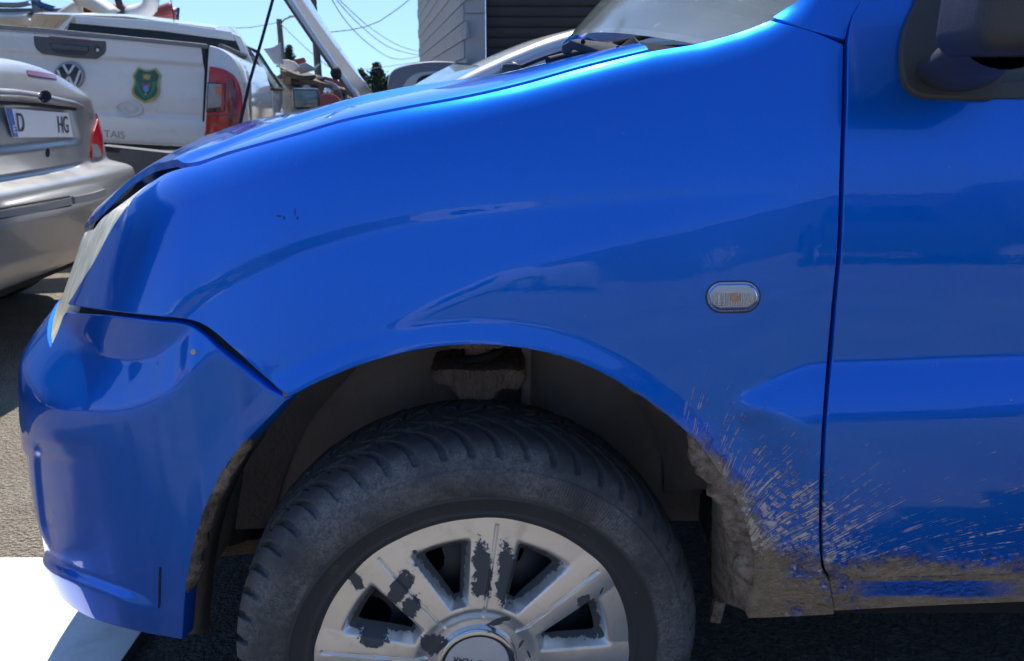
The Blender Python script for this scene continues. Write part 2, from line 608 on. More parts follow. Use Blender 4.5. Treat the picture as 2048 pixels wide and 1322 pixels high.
def panel(name, sz, mat, parent, spacing=0.005, flange=0.014, off=0.0, roll=0.0014, edge=0.004):
    """sheet cut from the flank along a closed outline in (s, z), with rolled edges"""
    B = resample(np.asarray(sz, float), edge)
    area = 0.5 * np.sum(B[:, 0] * np.roll(B[:, 1], -1) - np.roll(B[:, 0], -1) * B[:, 1])
    if area < 0: B = B[::-1]
    nb = len(B)
    lo, hi = B.min(0), B.max(0)
    gx, gz = np.meshgrid(np.arange(lo[0], hi[0], spacing), np.arange(lo[1], hi[1], spacing), indexing='ij')
    gx = gx.ravel(); gz = gz.ravel()
    ins = in_poly(gx, gz, B)
    gx, gz = gx[ins], gz[ins]
    # drop points hugging the outline (coarse occupancy test)
    cell = spacing * 0.6
    occ = set()
    for b in resample(B, cell * 0.7):
        ci, cj = int(b[0] // cell), int(b[1] // cell)
        occ.add((ci, cj))
    keep = [(int(x // cell), int(z // cell)) not in occ for x, z in zip(gx, gz)]
    gx, gz = gx[keep], gz[keep]
    pts = [Vector((float(a), float(b))) for a, b in B] + [Vector((float(a), float(b))) for a, b in zip(gx, gz)]
    vs, es, fs, ov, oe, of = delaunay_2d_cdt(pts, [], [list(range(nb))], 1, 1e-7)
    V2 = np.array([(v.x, v.y) for v in vs])
    P = S(V2[:, 0], V2[:, 1]); Nn = SNr(V2[:, 0], V2[:, 1])
    P = P + Nn * off
    # outline ring
    i_of = {}
    for k, lst in enumerate(ov):
        for q in lst: i_of[q] = k
    ring = [i_of.get(q, None) for q in range(nb)]
    ring = [q for q in ring if q is not None]
    verts = [tuple(p) for p in P]; norms = [tuple(q) for q in Nn]
    faces = [tuple(f) for f in fs]
    # orientation
    f0 = faces[len(faces) // 2]
    a, b, c = P[f0[0]], P[f0[1]], P[f0[2]]
    if np.dot(np.cross(b - a, c - a), Nn[f0[0]]) < 0:
        faces = [f[::-1] for f in faces]; rev = True
    else: rev = False
    RP = P[ring]; RN = Nn[ring]
    tg = np.roll(RP, -1, 0) - np.roll(RP, 1, 0)
    tg /= np.linalg.norm(tg, axis=1, keepdims=True) + 1e-12
    ex = np.cross(tg, RN)
    cen = S(V2[:, 0].mean(), V2[:, 1].mean())
    # outward sign from polygon orientation: area > 0 in (s,z)
    t2 = np.roll(B, -1, 0) - np.roll(B, 1, 0)
    eo = S(B[:, 0] + t2[:, 1] * 0.05, B[:, 1] - t2[:, 0] * 0.05) - S(B[:, 0], B[:, 1])
    if len(eo) == len(ex) and np.mean(np.sum(eo * ex, 1)) < 0: ex = -ex
    r1 = RP + ex * roll - RN * roll; n1 = ex * 0.85 + RN * 0.5
    r2 = r1 - RN * flange; n2 = ex
    base = len(verts); m = len(ring)
    for rr, nn in ((r1, n1), (r2, n2)):
        verts += [tuple(p) for p in rr]; norms += [tuple(q / np.linalg.norm(q)) for q in nn]
    for kk in range(m):
        k2 = (kk + 1) % m
        A = (ring[kk], ring[k2], base + k2, base + kk)
        C = (base + kk, base + k2, base + m + k2, base + m + kk)
        v = np.cross(np.array(verts[A[1]]) - verts[A[0]], np.array(verts[A[3]]) - verts[A[0]])
        if np.dot(v, n1[kk]) < 0: A = A[::-1]; C = C[::-1]
        faces += [A, C]
    me = mesh(name, verts, faces)
    me.normals_split_custom_set_from_vertices(norms)
    return link(name, me, mat, parent, True)
# ================================================================== materials of the blue van
WHEEL = Vector((-0.0560, 0.900, 0.302))
WSC = 1.032
def paint_material(name, mud=True):
    m, nt, p = new_mat(name)
    co = nt.pos()
    x, y, z = nt.xyz(co)
    big = nt.noise(co, 2.2, 1.0)
    blue = nt.mix(big, (0.0, 0.122, 0.62), (0.0, 0.140, 0.70))
    flake = nt.voro(co, 1500.0, out='Color')
    fx, fy, fz = nt.xyz(flake)
    blue = nt.mix(fx * 0.30, blue, (0.0, 0.21, 0.88))
    # thin dust film, specks and hairline scratches
    dn = nt.noise(co, 24.0, 4.0, 0.7)
    stretched = nt.vec(x * 6.0, y * 6.0, z * 90.0 + x * 14.0)
    scr = nt.ss(nt.noise(stretched, 5.0, 2.0, 0.62), 0.70, 0.78) * nt.ss(dn, 0.48, 0.60) * 0.15
    spk = nt.ss(nt.voro(co, 95.0), 0.085, 0.045) * nt.ss(dn, 0.56, 0.62) * 0.6
    film = nt.ss(z, 0.90, 0.40) * 0.012
    dirt = (nt.ss(dn, 0.5, 0.9) * 0.03 + scr + spk + film).min(1.0)
    col = nt.mix(dirt, blue, (0.30, 0.29, 0.28))
    # dark tar smudges on the front of the wing
    sm = None
    for (qx, qy, ra, rb) in ((558, 432, 0.004, 0.0016), (568, 436, 0.002, 0.003), (595, 436, 0.002, 0.0022), (590, 424, 0.0012, 0.005)):
        P_ = on_px(qx, qy)
        u_ = (x - float(P_[0])) * (1 / ra); v_ = (z - float(P_[2])) * (1 / rb)
        q_ = 1.0 - nt.math('SQRT', u_ * u_ + v_ * v_)
        sm = q_ if sm is None else sm.max(q_)
    col = nt.mix(nt.ss(sm + (dn - 0.5) * 1.2, 0.0, 0.5) * 0.8, col, (0.01, 0.012, 0.02))
    p.inputs['Specular IOR Level'].default_value = 0.10
    p.inputs['Coat IOR'].default_value = 1.46
    p.inputs['Specular Tint'].default_value = (0.15, 0.45, 1.0, 1)
    rough = 0.34
    if mud:
        # crust along the sill and spray thrown back by the wheel
        n1 = nt.noise(co, 30.0, 4.0, 0.65)
        n2 = nt.noise(co, 7.0, 2.0)
        rx = x + 0.045; rz = z - 0.345
        rr = nt.math('SQRT', rx * rx + rz * rz)
        behind = nt.ss(x, 0.16, 0.24)
        crust_z = 0.466 + (n1 - 0.5) * 0.055 + (n2 - 0.5) * 0.05
        crust = nt.ss(z - crust_z + (nt.noise(co, 140.0, 3.0, 0.7) - 0.5) * 0.05, 0.010, -0.012) * behind
        ar = rr - 0.376 - nt.ss(z, 0.56, 0.44) * 0.012 + (n1 - 0.5) * 0.05
        archm = nt.ss(ar, 0.012, -0.012) * behind * nt.ss(z, 0.66, 0.60)
        # the spray: noise stretched along directions fanning out from below the arch
        ang = nt.math('ARCTAN2', z - 0.335, x - 0.205)
        rad = nt.math('SQRT', (x - 0.205) * (x - 0.205) + (z - 0.335) * (z - 0.335))
        an = ang + rad * 0.55
        sv1 = nt.vec(an * 26.0, rad * 2.6, 0.0)
        sv2 = nt.vec(an * 46.0, rad * 4.5, 3.0)
        st = nt.noise(sv1, 3.2, 3.0, 0.62).max(nt.noise(sv2, 4.0, 3.0, 0.6))
        brk = nt.noise(co, 55.0, 3.0, 0.6)
        hgt = nt.ss(z, 0.80, 0.44)
        near = nt.ss(rr, 0.55, 0.385)
        thr = 0.835 - hgt * 0.25 - near * 0.12
        bead = nt.ss(nt.noise(co, 130.0, 3.0, 0.6), 0.38, 0.54)
        spray = bead * nt.ss(st + (brk - 0.5) * 0.22 - thr, 0.0, 0.03) * behind * nt.ss(z, 0.80, 0.68)
        dots = nt.ss(nt.voro(co, 150.0), 0.13, 0.07) * nt.ss(nt.noise(co, 26.0, 2.0) + hgt * 0.24 + near * 0.1, 0.76, 0.80) * behind
        fm = nt.ss(x, -0.44, -0.40) * nt.ss(x, -0.30, -0.40)
        low = nt.ss(z + (n1 - 0.5) * 0.10, 0.335, 0.285) * fm * 0.75
        crust = crust * nt.ss(nt.noise(co, 16.0, 4.0, 0.7), 0.30, 0.48)
        mk = crust.max(archm).max(spray * 0.85).max(dots * 0.8).max(low)
        mc = nt.mix(nt.noise(co, 46.0, 4.0, 0.7), (0.22, 0.150, 0.095), (0.54, 0.40, 0.28))
        mc = nt.mix(nt.ss(spray.max(dots) - crust, 0.2, 0.7) * 0.9, mc, (0.80, 0.67, 0.52))
        # blue shows where the crust is rubbed off just under the door
        rub = nt.ss(z + (n1 - 0.5) * 0.02, 0.404, 0.412) * nt.ss(z + (n1 - 0.5) * 0.01, 0.4345, 0.430) * nt.ss(x, 0.36, 0.46) * nt.ss(n2, 0.30, 0.5)
        mk = mk * (1.0 - rub * 0.9)
        col = nt.mix(mk, col, mc)
        nt.put(p.inputs['Roughness'], nt.math('MULTIPLY_ADD', mk, 0.6, 0.34))
        nt.put(p.inputs['Metallic'], (1.0 - mk) * (1.0 - dirt) * 0.62)
        nt.put(p.inputs['Coat Weight'], (1.0 - mk) * (1.0 - dirt * 0.8))
        bh = (crust.max(archm) + spray * 0.12) * (0.4 + nt.noise(co, 70.0, 4.0, 0.7))
        bn = nt.bump(bh, 1.0, 0.012)
        nt.put(p.inputs['Normal'], bn)
        nt.put(p.inputs['Coat Roughness'], 0.022)
    else:
        nt.put(p.inputs['Roughness'], rough)
        nt.put(p.inputs['Metallic'], (1.0 - dirt) * 0.62)
        nt.put(p.inputs['Coat Weight'], (1.0 - dirt * 0.8))
        p.inputs['Coat Roughness'].default_value = 0.04
    nt.put(p.inputs['Base Color'], col)
    # slight orange peel in the clear coat
    nt.put(p.inputs['Coat Normal'], nt.bump(nt.noise(co, 240.0, 1.0), 0.05, 0.0006))
    return m

M_paint = paint_material('blue_metallic_paint')
M_paint2 = paint_material('blue_metallic_paint_clean', mud=False)
M_black = simple('black_plastic', (0.048, 0.050, 0.056), 0.46, var=0.25, scale=20, bump=0.25, bscale=900)
M_rubber_seal = simple('dark_seal', (0.010, 0.010, 0.011), 0.8)
M_liner = simple('dusty_arch_liner', (0.25, 0.205, 0.18), 0.92, var=0.45, scale=9, bump=0.6, bscale=120)
M_under = simple('underbody_black', (0.018, 0.017, 0.016), 0.9, var=0.4, scale=6)
M_rust = simple('rusty_muddy_steel', (0.15, 0.105, 0.08), 0.95, var=0.6, scale=45, bump=1.0, bscale=180)
M_cowl = simple('grey_cowl_plastic', (0.022, 0.022, 0.024), 0.6, var=0.4, scale=30)
M_wiper = simple('dusty_wiper_metal', (0.06, 0.062, 0.068), 0.85, spec=0.2, var=0.35, scale=60)
M_cream = simple('yellowed_plastic', (0.62, 0.56, 0.40), 0.5, var=0.15)

def headlight_material():
    m, nt, p = new_mat('yellowed_headlight_lens')
    co = nt.pos(); x, y, z = nt.xyz(co)
    n = nt.noise(nt.vec(x * 22, y * 22, z * 3 - x * 9), 2.2, 4.0, 0.6)
    c = nt.mix(nt.ss(n, 0.3, 0.7), (0.55, 0.53, 0.40), (0.92, 0.89, 0.74))  # pale upright streaks put highlights into the lens colour
    lo = nt.ss(z + (n - 0.5) * 0.08, 0.74, 0.64)
    c = nt.mix(lo * 0.6, c, (0.75, 0.62, 0.28))
    nt.put(p.inputs['Base Color'], c)
    p.inputs['Roughness'].default_value = 0.38
    p.inputs['Coat Weight'].default_value = 0.8
    p.inputs['Coat Roughness'].default_value = 0.12
    p.inputs['Subsurface Weight'].default_value = 0.0
    p.inputs['Subsurface Radius'].default_value = (0.02, 0.02, 0.015)
    p.inputs['Subsurface Scale'].default_value = 0.6
    return m
M_head = headlight_material()

def glass_material(name, tint=(0.75, 0.85, 0.83), dust=0.15, dcol=(0.66, 0.68, 0.62)):
    m, nt, p = new_mat(name)
    co = nt.pos()
    d = nt.ss(nt.noise(co, 5.0, 4.0, 0.6), 0.25, 0.85) * dust * 0.5 + dust * 0.7
    spot = nt.ss(nt.voro(co, 16.0), 0.16, 0.05) * nt.ss(nt.noise(co, 30.0, 4.0, 0.7), 0.5, 0.62) * 0.7
    d = (d + spot).min(1.0)
    nt.put(p.inputs['Base Color'], nt.mix(d, tint, dcol))
    nt.put(p.inputs['Roughness'], d * 0.5 + 0.01)
    nt.put(p.inputs['Transmission Weight'], 1.0 - d)
    p.inputs['IOR'].default_value = 1.45
    return m
M_glass = glass_material('dusty_windscreen_glass')
M_clear = glass_material('clear_lens', (0.95, 0.96, 0.97), 0.06)
M_orange = simple('orange_bulb', (0.62, 0.26, 0.12), 0.35)
def reflector_material():
    m, nt, p = new_mat('ribbed_reflector')
    co = nt.pos(); x, y, z = nt.xyz(co)
    rib = nt.math('SINE', x * 2400.0) * nt.ss(z, 0.7685, 0.7695) * nt.ss(z, 0.7845, 0.7835) + nt.math('SINE', z * 2600.0) * nt.ss(z, 0.7700, 0.7690)
    nt.put(p.inputs['Base Color'], nt.mix(nt.ss(rib, -0.6, 0.9), (0.42, 0.43, 0.45), (0.80, 0.81, 0.82)))
    p.inputs['Roughness'].default_value = 0.3; p.inputs['Metallic'].default_value = 0.2
    nt.put(p.inputs['Normal'], nt.bump(rib, 0.6, 0.002))
    return m
M_reflector = reflector_material()
M_bulbgrey = simple('grey_gasket', (0.05, 0.06, 0.10), 0.7, spec=0.2)

# ================================================================== the blue van
van = empty('blue_van', (1.2, 1.62, 0.0))
tag(van, 'blue van in the foreground with mud splashed behind its front wheel', 'van')

arch_f = [(640, 760), (720, 728), (800, 705), (870, 692), (940, 687), (1010, 690), (1080, 700), (1150, 720), (1220, 752),
          (1290, 795), (1350, 840), (1400, 890), (1440, 945), (1475, 1000), (1500, 1070), (1508, 1120), (1506, 1180)]
fender_px = [(398, 331, 'c'), (360, 338), (320, 354), (270, 393), (225, 455), (190, 520), (165, 560), (146, 592), (136, 607, 'c'),
             (200, 617), (300, 629), (370, 636), (402, 645), (430, 663), (480, 707), (530, 752), (578, 791, 'c')] + arch_f + \
            [(1499, 1236, 'c'), (1560, 1234), (1640, 1230), (1667, 1228, 'c'), (1656, 1166, 'c'), (1644, 1148), (1637, 1100), (1636, 1000),
             (1640, 900), (1646, 800), (1654, 700), (1663, 600), (1672, 500), (1676, 400), (1679, 300), (1682, 200), (1684, 90, 'c'),
             (1620, 63), (1541, 42, 'c'), (1480, 65), (1400, 87), (1300, 104), (1220, 123), (1150, 141), (1050, 169), (961, 190), (890, 204),
             (812, 218), (695, 242), (598, 270), (500, 297), (450, 312)]
def outline(pxs, step=8.0, closed=True):
    return px2sz(catmull(pxs, step, closed))
fender = panel('fender', outline(fender_px), M_paint, van, spacing=0.004)

door_px = [(1742, -40, 'c'), (1722, 5), (1706, 38), (1699, 85), (1697, 200), (1693, 300), (1690, 400), (1686, 500), (1677, 600), (1669, 700), (1660, 800),
           (1653, 900), (1649, 1000), (1648, 1100), (1655, 1143), (1676, 1154), (1750, 1154), (2048, 1146), (2500, 1134, 'c'),
           (2500, 198, 'c'), (1992, 198, 'c'), (1960, 150, 'c'), (1950, -90, 'c'), (1790, -90, 'c')]
front_door = panel('front_door', outline(door_px), M_paint, van, spacing=0.005)
pillar_px = [(1547, 34, 'c'), (1620, 57), (1689, 75, 'c'), (1694, 52), (1708, 20), (1728, -12), (1762, -70, 'c'), (1672, -70, 'c'), (1604, -4), (1572, 17)]
panel('windscreen_pillar', outline(pillar_px), M_paint2, van, spacing=0.006)
sill_px = [(1664, 1165, 'c'), (2048, 1158), (2500, 1146, 'c'), (2500, 1196, 'c'), (2048, 1211), (1800, 1222), (1674, 1229, 'c')]
panel('sill', outline(sill_px), M_paint, van, spacing=0.006, off=-0.006)

bump_vis = px2sz(catmull([(131, 626, 'c'), (200, 632), (300, 644), (365, 651), (397, 665), (450, 714), (520, 771), (570, 799, 'c'),
           (545, 825), (510, 860), (465, 910), (430, 970), (400, 1040), (380, 1120), (368, 1200), (363, 1278, 'c'),
           (280, 1263), (200, 1242), (150, 1218), (118, 1190, 'c')], 8.0))
bump_hid = np.array([(-0.80, 0.262), (-0.95, 0.25), (-1.2, 0.24), (-1.385, 0.24), (-1.385, 0.655), (-1.2, 0.655), (-0.95, 0.655)])
bump_end = px2sz(catmull([(100, 697, 'c'), (116, 662, 'c'), (126, 634)], 8.0))
bumper = panel('front_bumper', np.concatenate([bump_vis, bump_hid, bump_end]), M_paint, van, spacing=0.005, flange=0.02)

head_vis = px2sz(catmull([(393, 337, 'c'), (356, 344), (316, 360), (266, 399), (221, 461), (186, 526), (161, 566), (142, 598), (131, 614), (126, 628),
           (112, 668), (102, 694, 'c')], 8.0))
head_hid = np.array([(-0.90, 0.66), (-0.985, 0.665), (-0.985, 0.77)])
head_top = px2sz(catmull([(184, 457, 'c'), (202, 434), (250, 397), (300, 361), (345, 347), (390, 338)], 8.0))
headlight = panel('headlight', np.concatenate([head_vis, head_hid, head_top]), M_head, van, spacing=0.006, off=-0.003, flange=0.02)
panel('grille', np.array([(-0.97, 0.60), (-1.385, 0.60), (-1.385, 0.80), (-0.97, 0.80)]), M_black, van, spacing=0.02, off=-0.012)

def dark_strip(pxs, w, depth, name='panel_gap_backing', mat=None, sz=None):  # black strip; behind panel gaps it keeps light from leaking through
    q = outline(pxs, 14.0, False) if sz is None else sz
    tg = np.gradient(q, axis=0); tg /= np.linalg.norm(tg, axis=1, keepdims=True)
    nr = np.stack([-tg[:, 1], tg[:, 0]], 1)
    G = np.stack([S(*(q + nr * k).T) - SNr(*(q + nr * k).T) * depth for k in (-w, 0, w)], 1)
    return link(name, grid_mesh(name, G), mat or M_rubber_seal, van, True)
dark_strip([(1735, -30), (1712, 20), (1694, 75), (1689, 200), (1685, 300), (1683, 400), (1680, 500), (1670, 600), (1662, 700), (1653, 800),
            (1646, 900), (1642, 1000), (1642, 1100), (1650, 1150), (1672, 1160), (1760, 1160), (2048, 1152), (2480, 1140)], 0.02, 0.012)
dark_strip([(140, 616), (200, 624), (300, 637), (385, 645), (420, 664), (480, 712), (530, 760), (574, 795)], 0.018, 0.013)
dark_strip([(1543, 38), (1620, 60), (1686, 77)], 0.012, 0.010)
dark_strip([(395, 327), (450, 309), (500, 294), (598, 267), (695, 239), (812, 215), (961, 187), (1150, 138), (1300, 100)], 0.02, 0.016)
dark_strip([(392, 331), (345, 340), (300, 354), (250, 389), (215, 424)], 0.009, 0.016)

# ---- bonnet: lofted from the wing gap over to the far side
YC = 1.62
ed_px = catmull([(1296, 99), (1220, 117), (1150, 135), (1050, 163), (961, 184), (890, 198), (812, 212), (695, 236), (598, 264), (500, 291),
                 (450, 305), (400, 322), (345, 331), (300, 344), (250, 377), (215, 411), (190, 434), (172, 440)], 12.0)
ed = px2sz(ed_px)
sn_ = np.linspace(ed[-1, 0], -1.385, 26)[1:]
ed = np.concatenate([ed, np.stack([sn_, np.interp(sn_, [-1.385, ed[-1, 0]], [0.80, ed[-1, 1]])], 1)])
nside = len(ed_px)
EP = S(ed[:, 0], ed[:, 1])
h = 0.003
ET = S(ed[:, 0], ed[:, 1] + h) - EP
ET /= np.linalg.norm(ET, axis=1, keepdims=True)
kx = [EP[nside - 1, 0], -0.53, -0.37, -0.19, 0.15]
CX = np.interp(EP[:, 0], kx, [-0.60, -0.52, -0.42, -0.26, 0.08])
tn_ = np.linspace(0, 1, len(ed) - nside + 1)[1:]
CX[nside:] = CX[nside - 1] + (EP[-1, 0] - CX[nside - 1]) * tn_
CZ = np.interp(CX, [EP[-1, 0], EP[-1, 0] + 0.02, -0.70, -0.60, -0.50, -0.28, 0.08], [EP[-1, 2], EP[-1, 2] + 0.025, 0.875, 0.915, 0.940, 0.976, 1.030])
CP = np.stack([CX, np.full(len(CX), YC), CZ], 1)
tt = np.concatenate([np.linspace(0, 0.5, 40), np.linspace(0.5, 1.0, 16)[1:]])
HG = np.zeros((len(EP), len(tt), 3))
for j, t in enumerate(tt):
    L = np.linalg.norm(CP - EP, axis=1, keepdims=True)
    T0 = ET * L * 0.29; T1 = np.array([[0, 1.0, 0.0]]) * L * 0.85
    HG[:, j] = (2*t**3-3*t**2+1)*EP + (t**3-2*t**2+t)*T0 + (-2*t**3+3*t**2)*CP + (t**3-t**2)*T1
# pressed crease running back from the headlight corner
xs = HG[:, :, 0]; ys = HG[:, :, 1]
cr = 1.02 + 0.10 * smooth01(xs, -0.45, 0.05) - 0.02
e = ys - cr
HG[:, :, 2] += 0.007 * smooth01(e, -0.012, 0.014) * smooth01(-xs, -0.02, 0.16) * smooth01(xs, -0.72, -0.52)
far = HG[:, ::-1].copy(); far[:, :, 1] = 2 * YC - far[:, :, 1]
HGf = np.concatenate([HG, far[:, 1:]], 1)
# turned-down edge
lip = HGf[:, :1].copy(); lip[:, :, 2] -= 0.010; lip[:, :, 1] += 0.001
HGf = np.concatenate([lip, HGf], 1)
nose = HGf[-1:].copy(); nose[:, :, 2] -= 0.018; nose[:, :, 0] += 0.012
HGf = np.concatenate([HGf, nose], 0)
bonnet = link('bonnet', grid_mesh('bonnet', HGf, sharp=50, flip=True), M_paint2, van, True)

# ---- windscreen, cowl, dashboard
wa = [on_px(1402, 83, -0.004), on_px(1480, 61, -0.004), on_px(1540, 36, -0.004), on_px(1592, 0, -0.004), np.array([0.40, 0.92, 1.22]), np.array([0.72, 1.0, 1.68])]
wa = catmull([tuple(p) for p in wa], 0.03)
nw = len(wa)
tw = np.linspace(0, 1, nw)
wc = np.stack([0.105 + 0.55 * tw, np.full(nw, YC), 1.093 + 0.60 * tw], 1)
WG = np.zeros((nw, 33, 3))
for j, t in enumerate(np.linspace(0, 1, 17)):
    b = 1 - (1 - t) ** 2.2
    WG[:, j, 0] = wa[:, 0] + (wc[:, 0] - wa[:, 0]) * b
    WG[:, j, 2] = wa[:, 2] + (wc[:, 2] - wa[:, 2]) * b
    WG[:, j, 1] = wa[:, 1] + (wc[:, 1] - wa[:, 1]) * t
WG[:, 17:] = WG[:, 15::-1]; WG[:, 17:, 1] = 2 * YC - WG[:, 17:, 1]
me = grid_mesh('windscreen', WG)
link('windscreen', me, M_glass, van, True)
hr = HG[0]                                     # rear edge of the bonnet
ci = np.linspace(0, len(hr) - 1, 24).astype(int)
A = hr[ci]; B = np.stack([np.interp(A[:, 1], WG[0, :17, 1], WG[0, :17, k]) for k in range(3)], 1)
A2 = A.copy(); A2[:, 2] -= 0.022; A2[:, 0] -= 0.03
CG = np.stack([A2, A2 + (B - A2) * 0.5 - [0, 0, 0.012], B + [0.03, 0, -0.012]], 1)
link('cowl', grid_mesh('cowl', CG, sharp=60), M_cowl, van, True)
box('dashboard', (0.62, YC, 0.93), (0.55, 1.30, 0.22), M_under, van, bevel=0.04, ws=True)

# ---- wiper
def at(pxx, pyy, yy): return at_y(pxx, pyy, yy)
bm = bmesh.new()
def slab(bm, pts, th):
    """flat polygon given as 3D points, thickened along its own normal"""
    P = [Vector(p) for p in pts]
    n = (P[1] - P[0]).cross(P[2] - P[0]).normalized() * th
    a = [bm.verts.new(p) for p in P]; b = [bm.verts.new(p + n) for p in P]
    bm.faces.new(a); bm.faces.new(b[::-1])
    for i in range(len(P)):
        j = (i + 1) % len(P)
        bm.faces.new((a[i], b[i], b[j], a[j]))
slab(bm, [at(1138, 80, 1.02), at(1155, 77, 1.02), at(1226, 86, 1.0), at(1248, 94, 0.985), at(1244, 104, 0.985), at(1215, 108, 0.985), at(1180, 94, 1.0)], 0.012)
slab(bm, [at(1242, 90, 0.98), at(1266, 72, 0.975), at(1290, 103, 0.965), at(1250, 106, 0.97)], 0.016)
wiper = link('wiper_arm', bm_mesh('wiper_arm', bm, bevel=0.0012), M_wiper, van, True)
bm = bmesh.new()
slab(bm, [at(1124, 90, 1.03), at(1140, 82, 1.03), at(1148, 92, 1.03), at(1142, 110, 1.03), at(1126, 106, 1.03)], 0.016)
link('wiper_pivot', bm_mesh('wiper_pivot', bm, bevel=0.002), M_wiper, wiper, True)
tube('wiper_blade', [at(1096, 121, 1.03), at(1130, 112, 1.06), at(1180, 100, 1.10), at(1250, 84, 1.2), at(1300, 70, 1.35)], 0.0045, M_rubber_seal, wiper, ws=True)
for q in ((1166, 84), (1236, 97), (1255, 98)):
    lathe('rivet', [(0, 0.0015), (0.0022, 0.001), (0.003, -0.001)], M_rubber_seal, wiper, n=12, axis='Y', loc=at(q[0], q[1], 0.972 if q[0] > 1200 else 1.0), ws=True)

# ---- door mirror
sail_px = [(1862, -30), (1826, 22), (1807, 70), (1801, 115), (1805, 158), (1820, 182), (1848, 193), (1920, 196, 'c'), (1976, 197, 'c'), (1992, 160, 'c'), (1996, -30, 'c')]
mir = panel('door_mirror', outline(sail_px), M_black, van, spacing=0.006, off=0.009, flange=0.012, roll=0.003)
head_c = at_y(2112, -66, 0.705)
bm = bmesh.new()
add_box(bm, head_c, (0.150, 0.10, 0.142), Matrix.Rotation(R(-2), 3, 'Z'))
link('mirror_housing', bm_mesh('mirror_housing', bm, bevel=0.022, seg=5), M_black, mir, True)
# arm: swept from a wide foot on the sail to the underside of the housing
n_ = 22
th = np.linspace(0, 2 * math.pi, n_, endpoint=False)
foot = np.array([on_px(1905 + 82 * math.cos(t), 148 + 40 * math.sin(t), 0.006) for t in th])
tip_c = at_y(2005, 92, 0.715)
tip = np.stack([tip_c[0] + 0.034 * np.cos(th), tip_c[1] + 0.0 * th - 0.012 * np.sin(th), tip_c[2] - 0.020 * np.sin(th)], 1)
rows = []
for t in np.linspace(0, 1, 12):
    k_ = 1 - (1 - t) ** 1.7
    P = foot * (1 - k_) + tip * k_
    P[:, 1] = foot[:, 1] * (1 - t ** 0.8) + tip[:, 1] * t ** 0.8
    rows.append(P)
AG = np.array(rows)
AG = np.concatenate([AG, AG[:, :1]], 1)
link('mirror_arm', grid_mesh('mirror_arm', AG), M_black, mir, True)
# door window with its belt moulding
def flank_quad(name, pxs, mat, off, parent):
    return panel(name, outline(pxs, 10.0), mat, parent, spacing=0.02, off=off, flange=0.006)
flank_quad('belt_moulding', [(1986, 168, 'c'), (2500, 160, 'c'), (2500, 197, 'c'), (1984, 195, 'c')], M_black, 0.004, front_door)
M_sideglass = glass_material('door_glass', (0.55, 0.66, 0.66), 0.10)
flank_quad('door_glass', [(1950, -280, 'c'), (2500, -280, 'c'), (2500, 166, 'c'), (1984, 166, 'c')], M_sideglass, -0.008, front_door)

# ---- side turn signal
def stadium(cx, cy, w, hgt, n=14, tilt=-0.012):
    pts = []
    r = hgt / 2
    for sgn in (1, -1):
        for k_ in range(n + 1):
            a_ = -math.pi / 2 + math.pi * k_ / n
            x_ = sgn * (w / 2 - r + r * math.cos(a_)); y_ = sgn * r * math.sin(a_)
            pts.append((cx + x_, cy + y_ + tilt * x_))
    return pts
sig = panel('side_turn_signal', px2sz(stadium(1466, 594, 107, 61)), M_bulbgrey, van, spacing=0.004, off=0.0012, flange=0.004)
panel('reflector', px2sz(stadium(1466, 593, 100, 54)), M_reflector, sig, spacing=0.004, off=0.0022, flange=0.002)
def dome(name, cx, cy, w, hgt, rise, base, mat, parent, rib=0.0, rings=12):
    rows = []
    for k_ in range(rings + 1):
        q = 1 - k_ / rings
        pts = stadium(cx, cy, max(1.0, (w - hgt) + hgt * q) if q > 0 else (w - hgt), max(0.5, hgt * q))
        sz = px2sz(pts)
        off_ = base + rise * math.sqrt(max(0.0, 1 - q ** 2.6))
        P = S(sz[:, 0], sz[:, 1]); N_ = SNr(sz[:, 0], sz[:, 1])
        r_ = np.array([rib * math.sin(p[0] * 1.05) * (1 - q) ** 0.3 for p in pts])[:, None]
        rows.append(P + N_ * (off_ + r_))
    Gd = np.array(rows); Gd = np.concatenate([Gd, Gd[:, :1]], 1)
    return link(name, grid_mesh(name, Gd, flip=True), mat, parent, True)
dome('lens', 1466, 593, 100, 54, 0.0075, 0.0035, M_clear, sig, rib=0.0005)
bm = bmesh.new()
bmesh.ops.create_icosphere(bm, subdivisions=2, radius=0.0054, matrix=Matrix.Translation(Vector(on_px(1469, 594, 0.0045))) @ Matrix.Diagonal((1.0, 0.35, 0.95, 1)))
link('bulb', bm_mesh('bulb', bm), M_orange, sig, True)

# ---- screw head on the bumper corner, bumper slot
lathe('bumper_screw', [(0, -0.003), (0.003, -0.0025), (0.0042, 0.0)], simple('pale_screw', (0.5, 0.5, 0.48), 0.5), van, n=16, axis='Y', loc=on_px(388, 704, 0.0), ws=True)
slot = px2sz([(321, 1134), (318, 1215)])
dark_strip(None, 0.0017, -0.0008, 'bumper_slot', M_rubber_seal, resample(slot, 0.01, False))

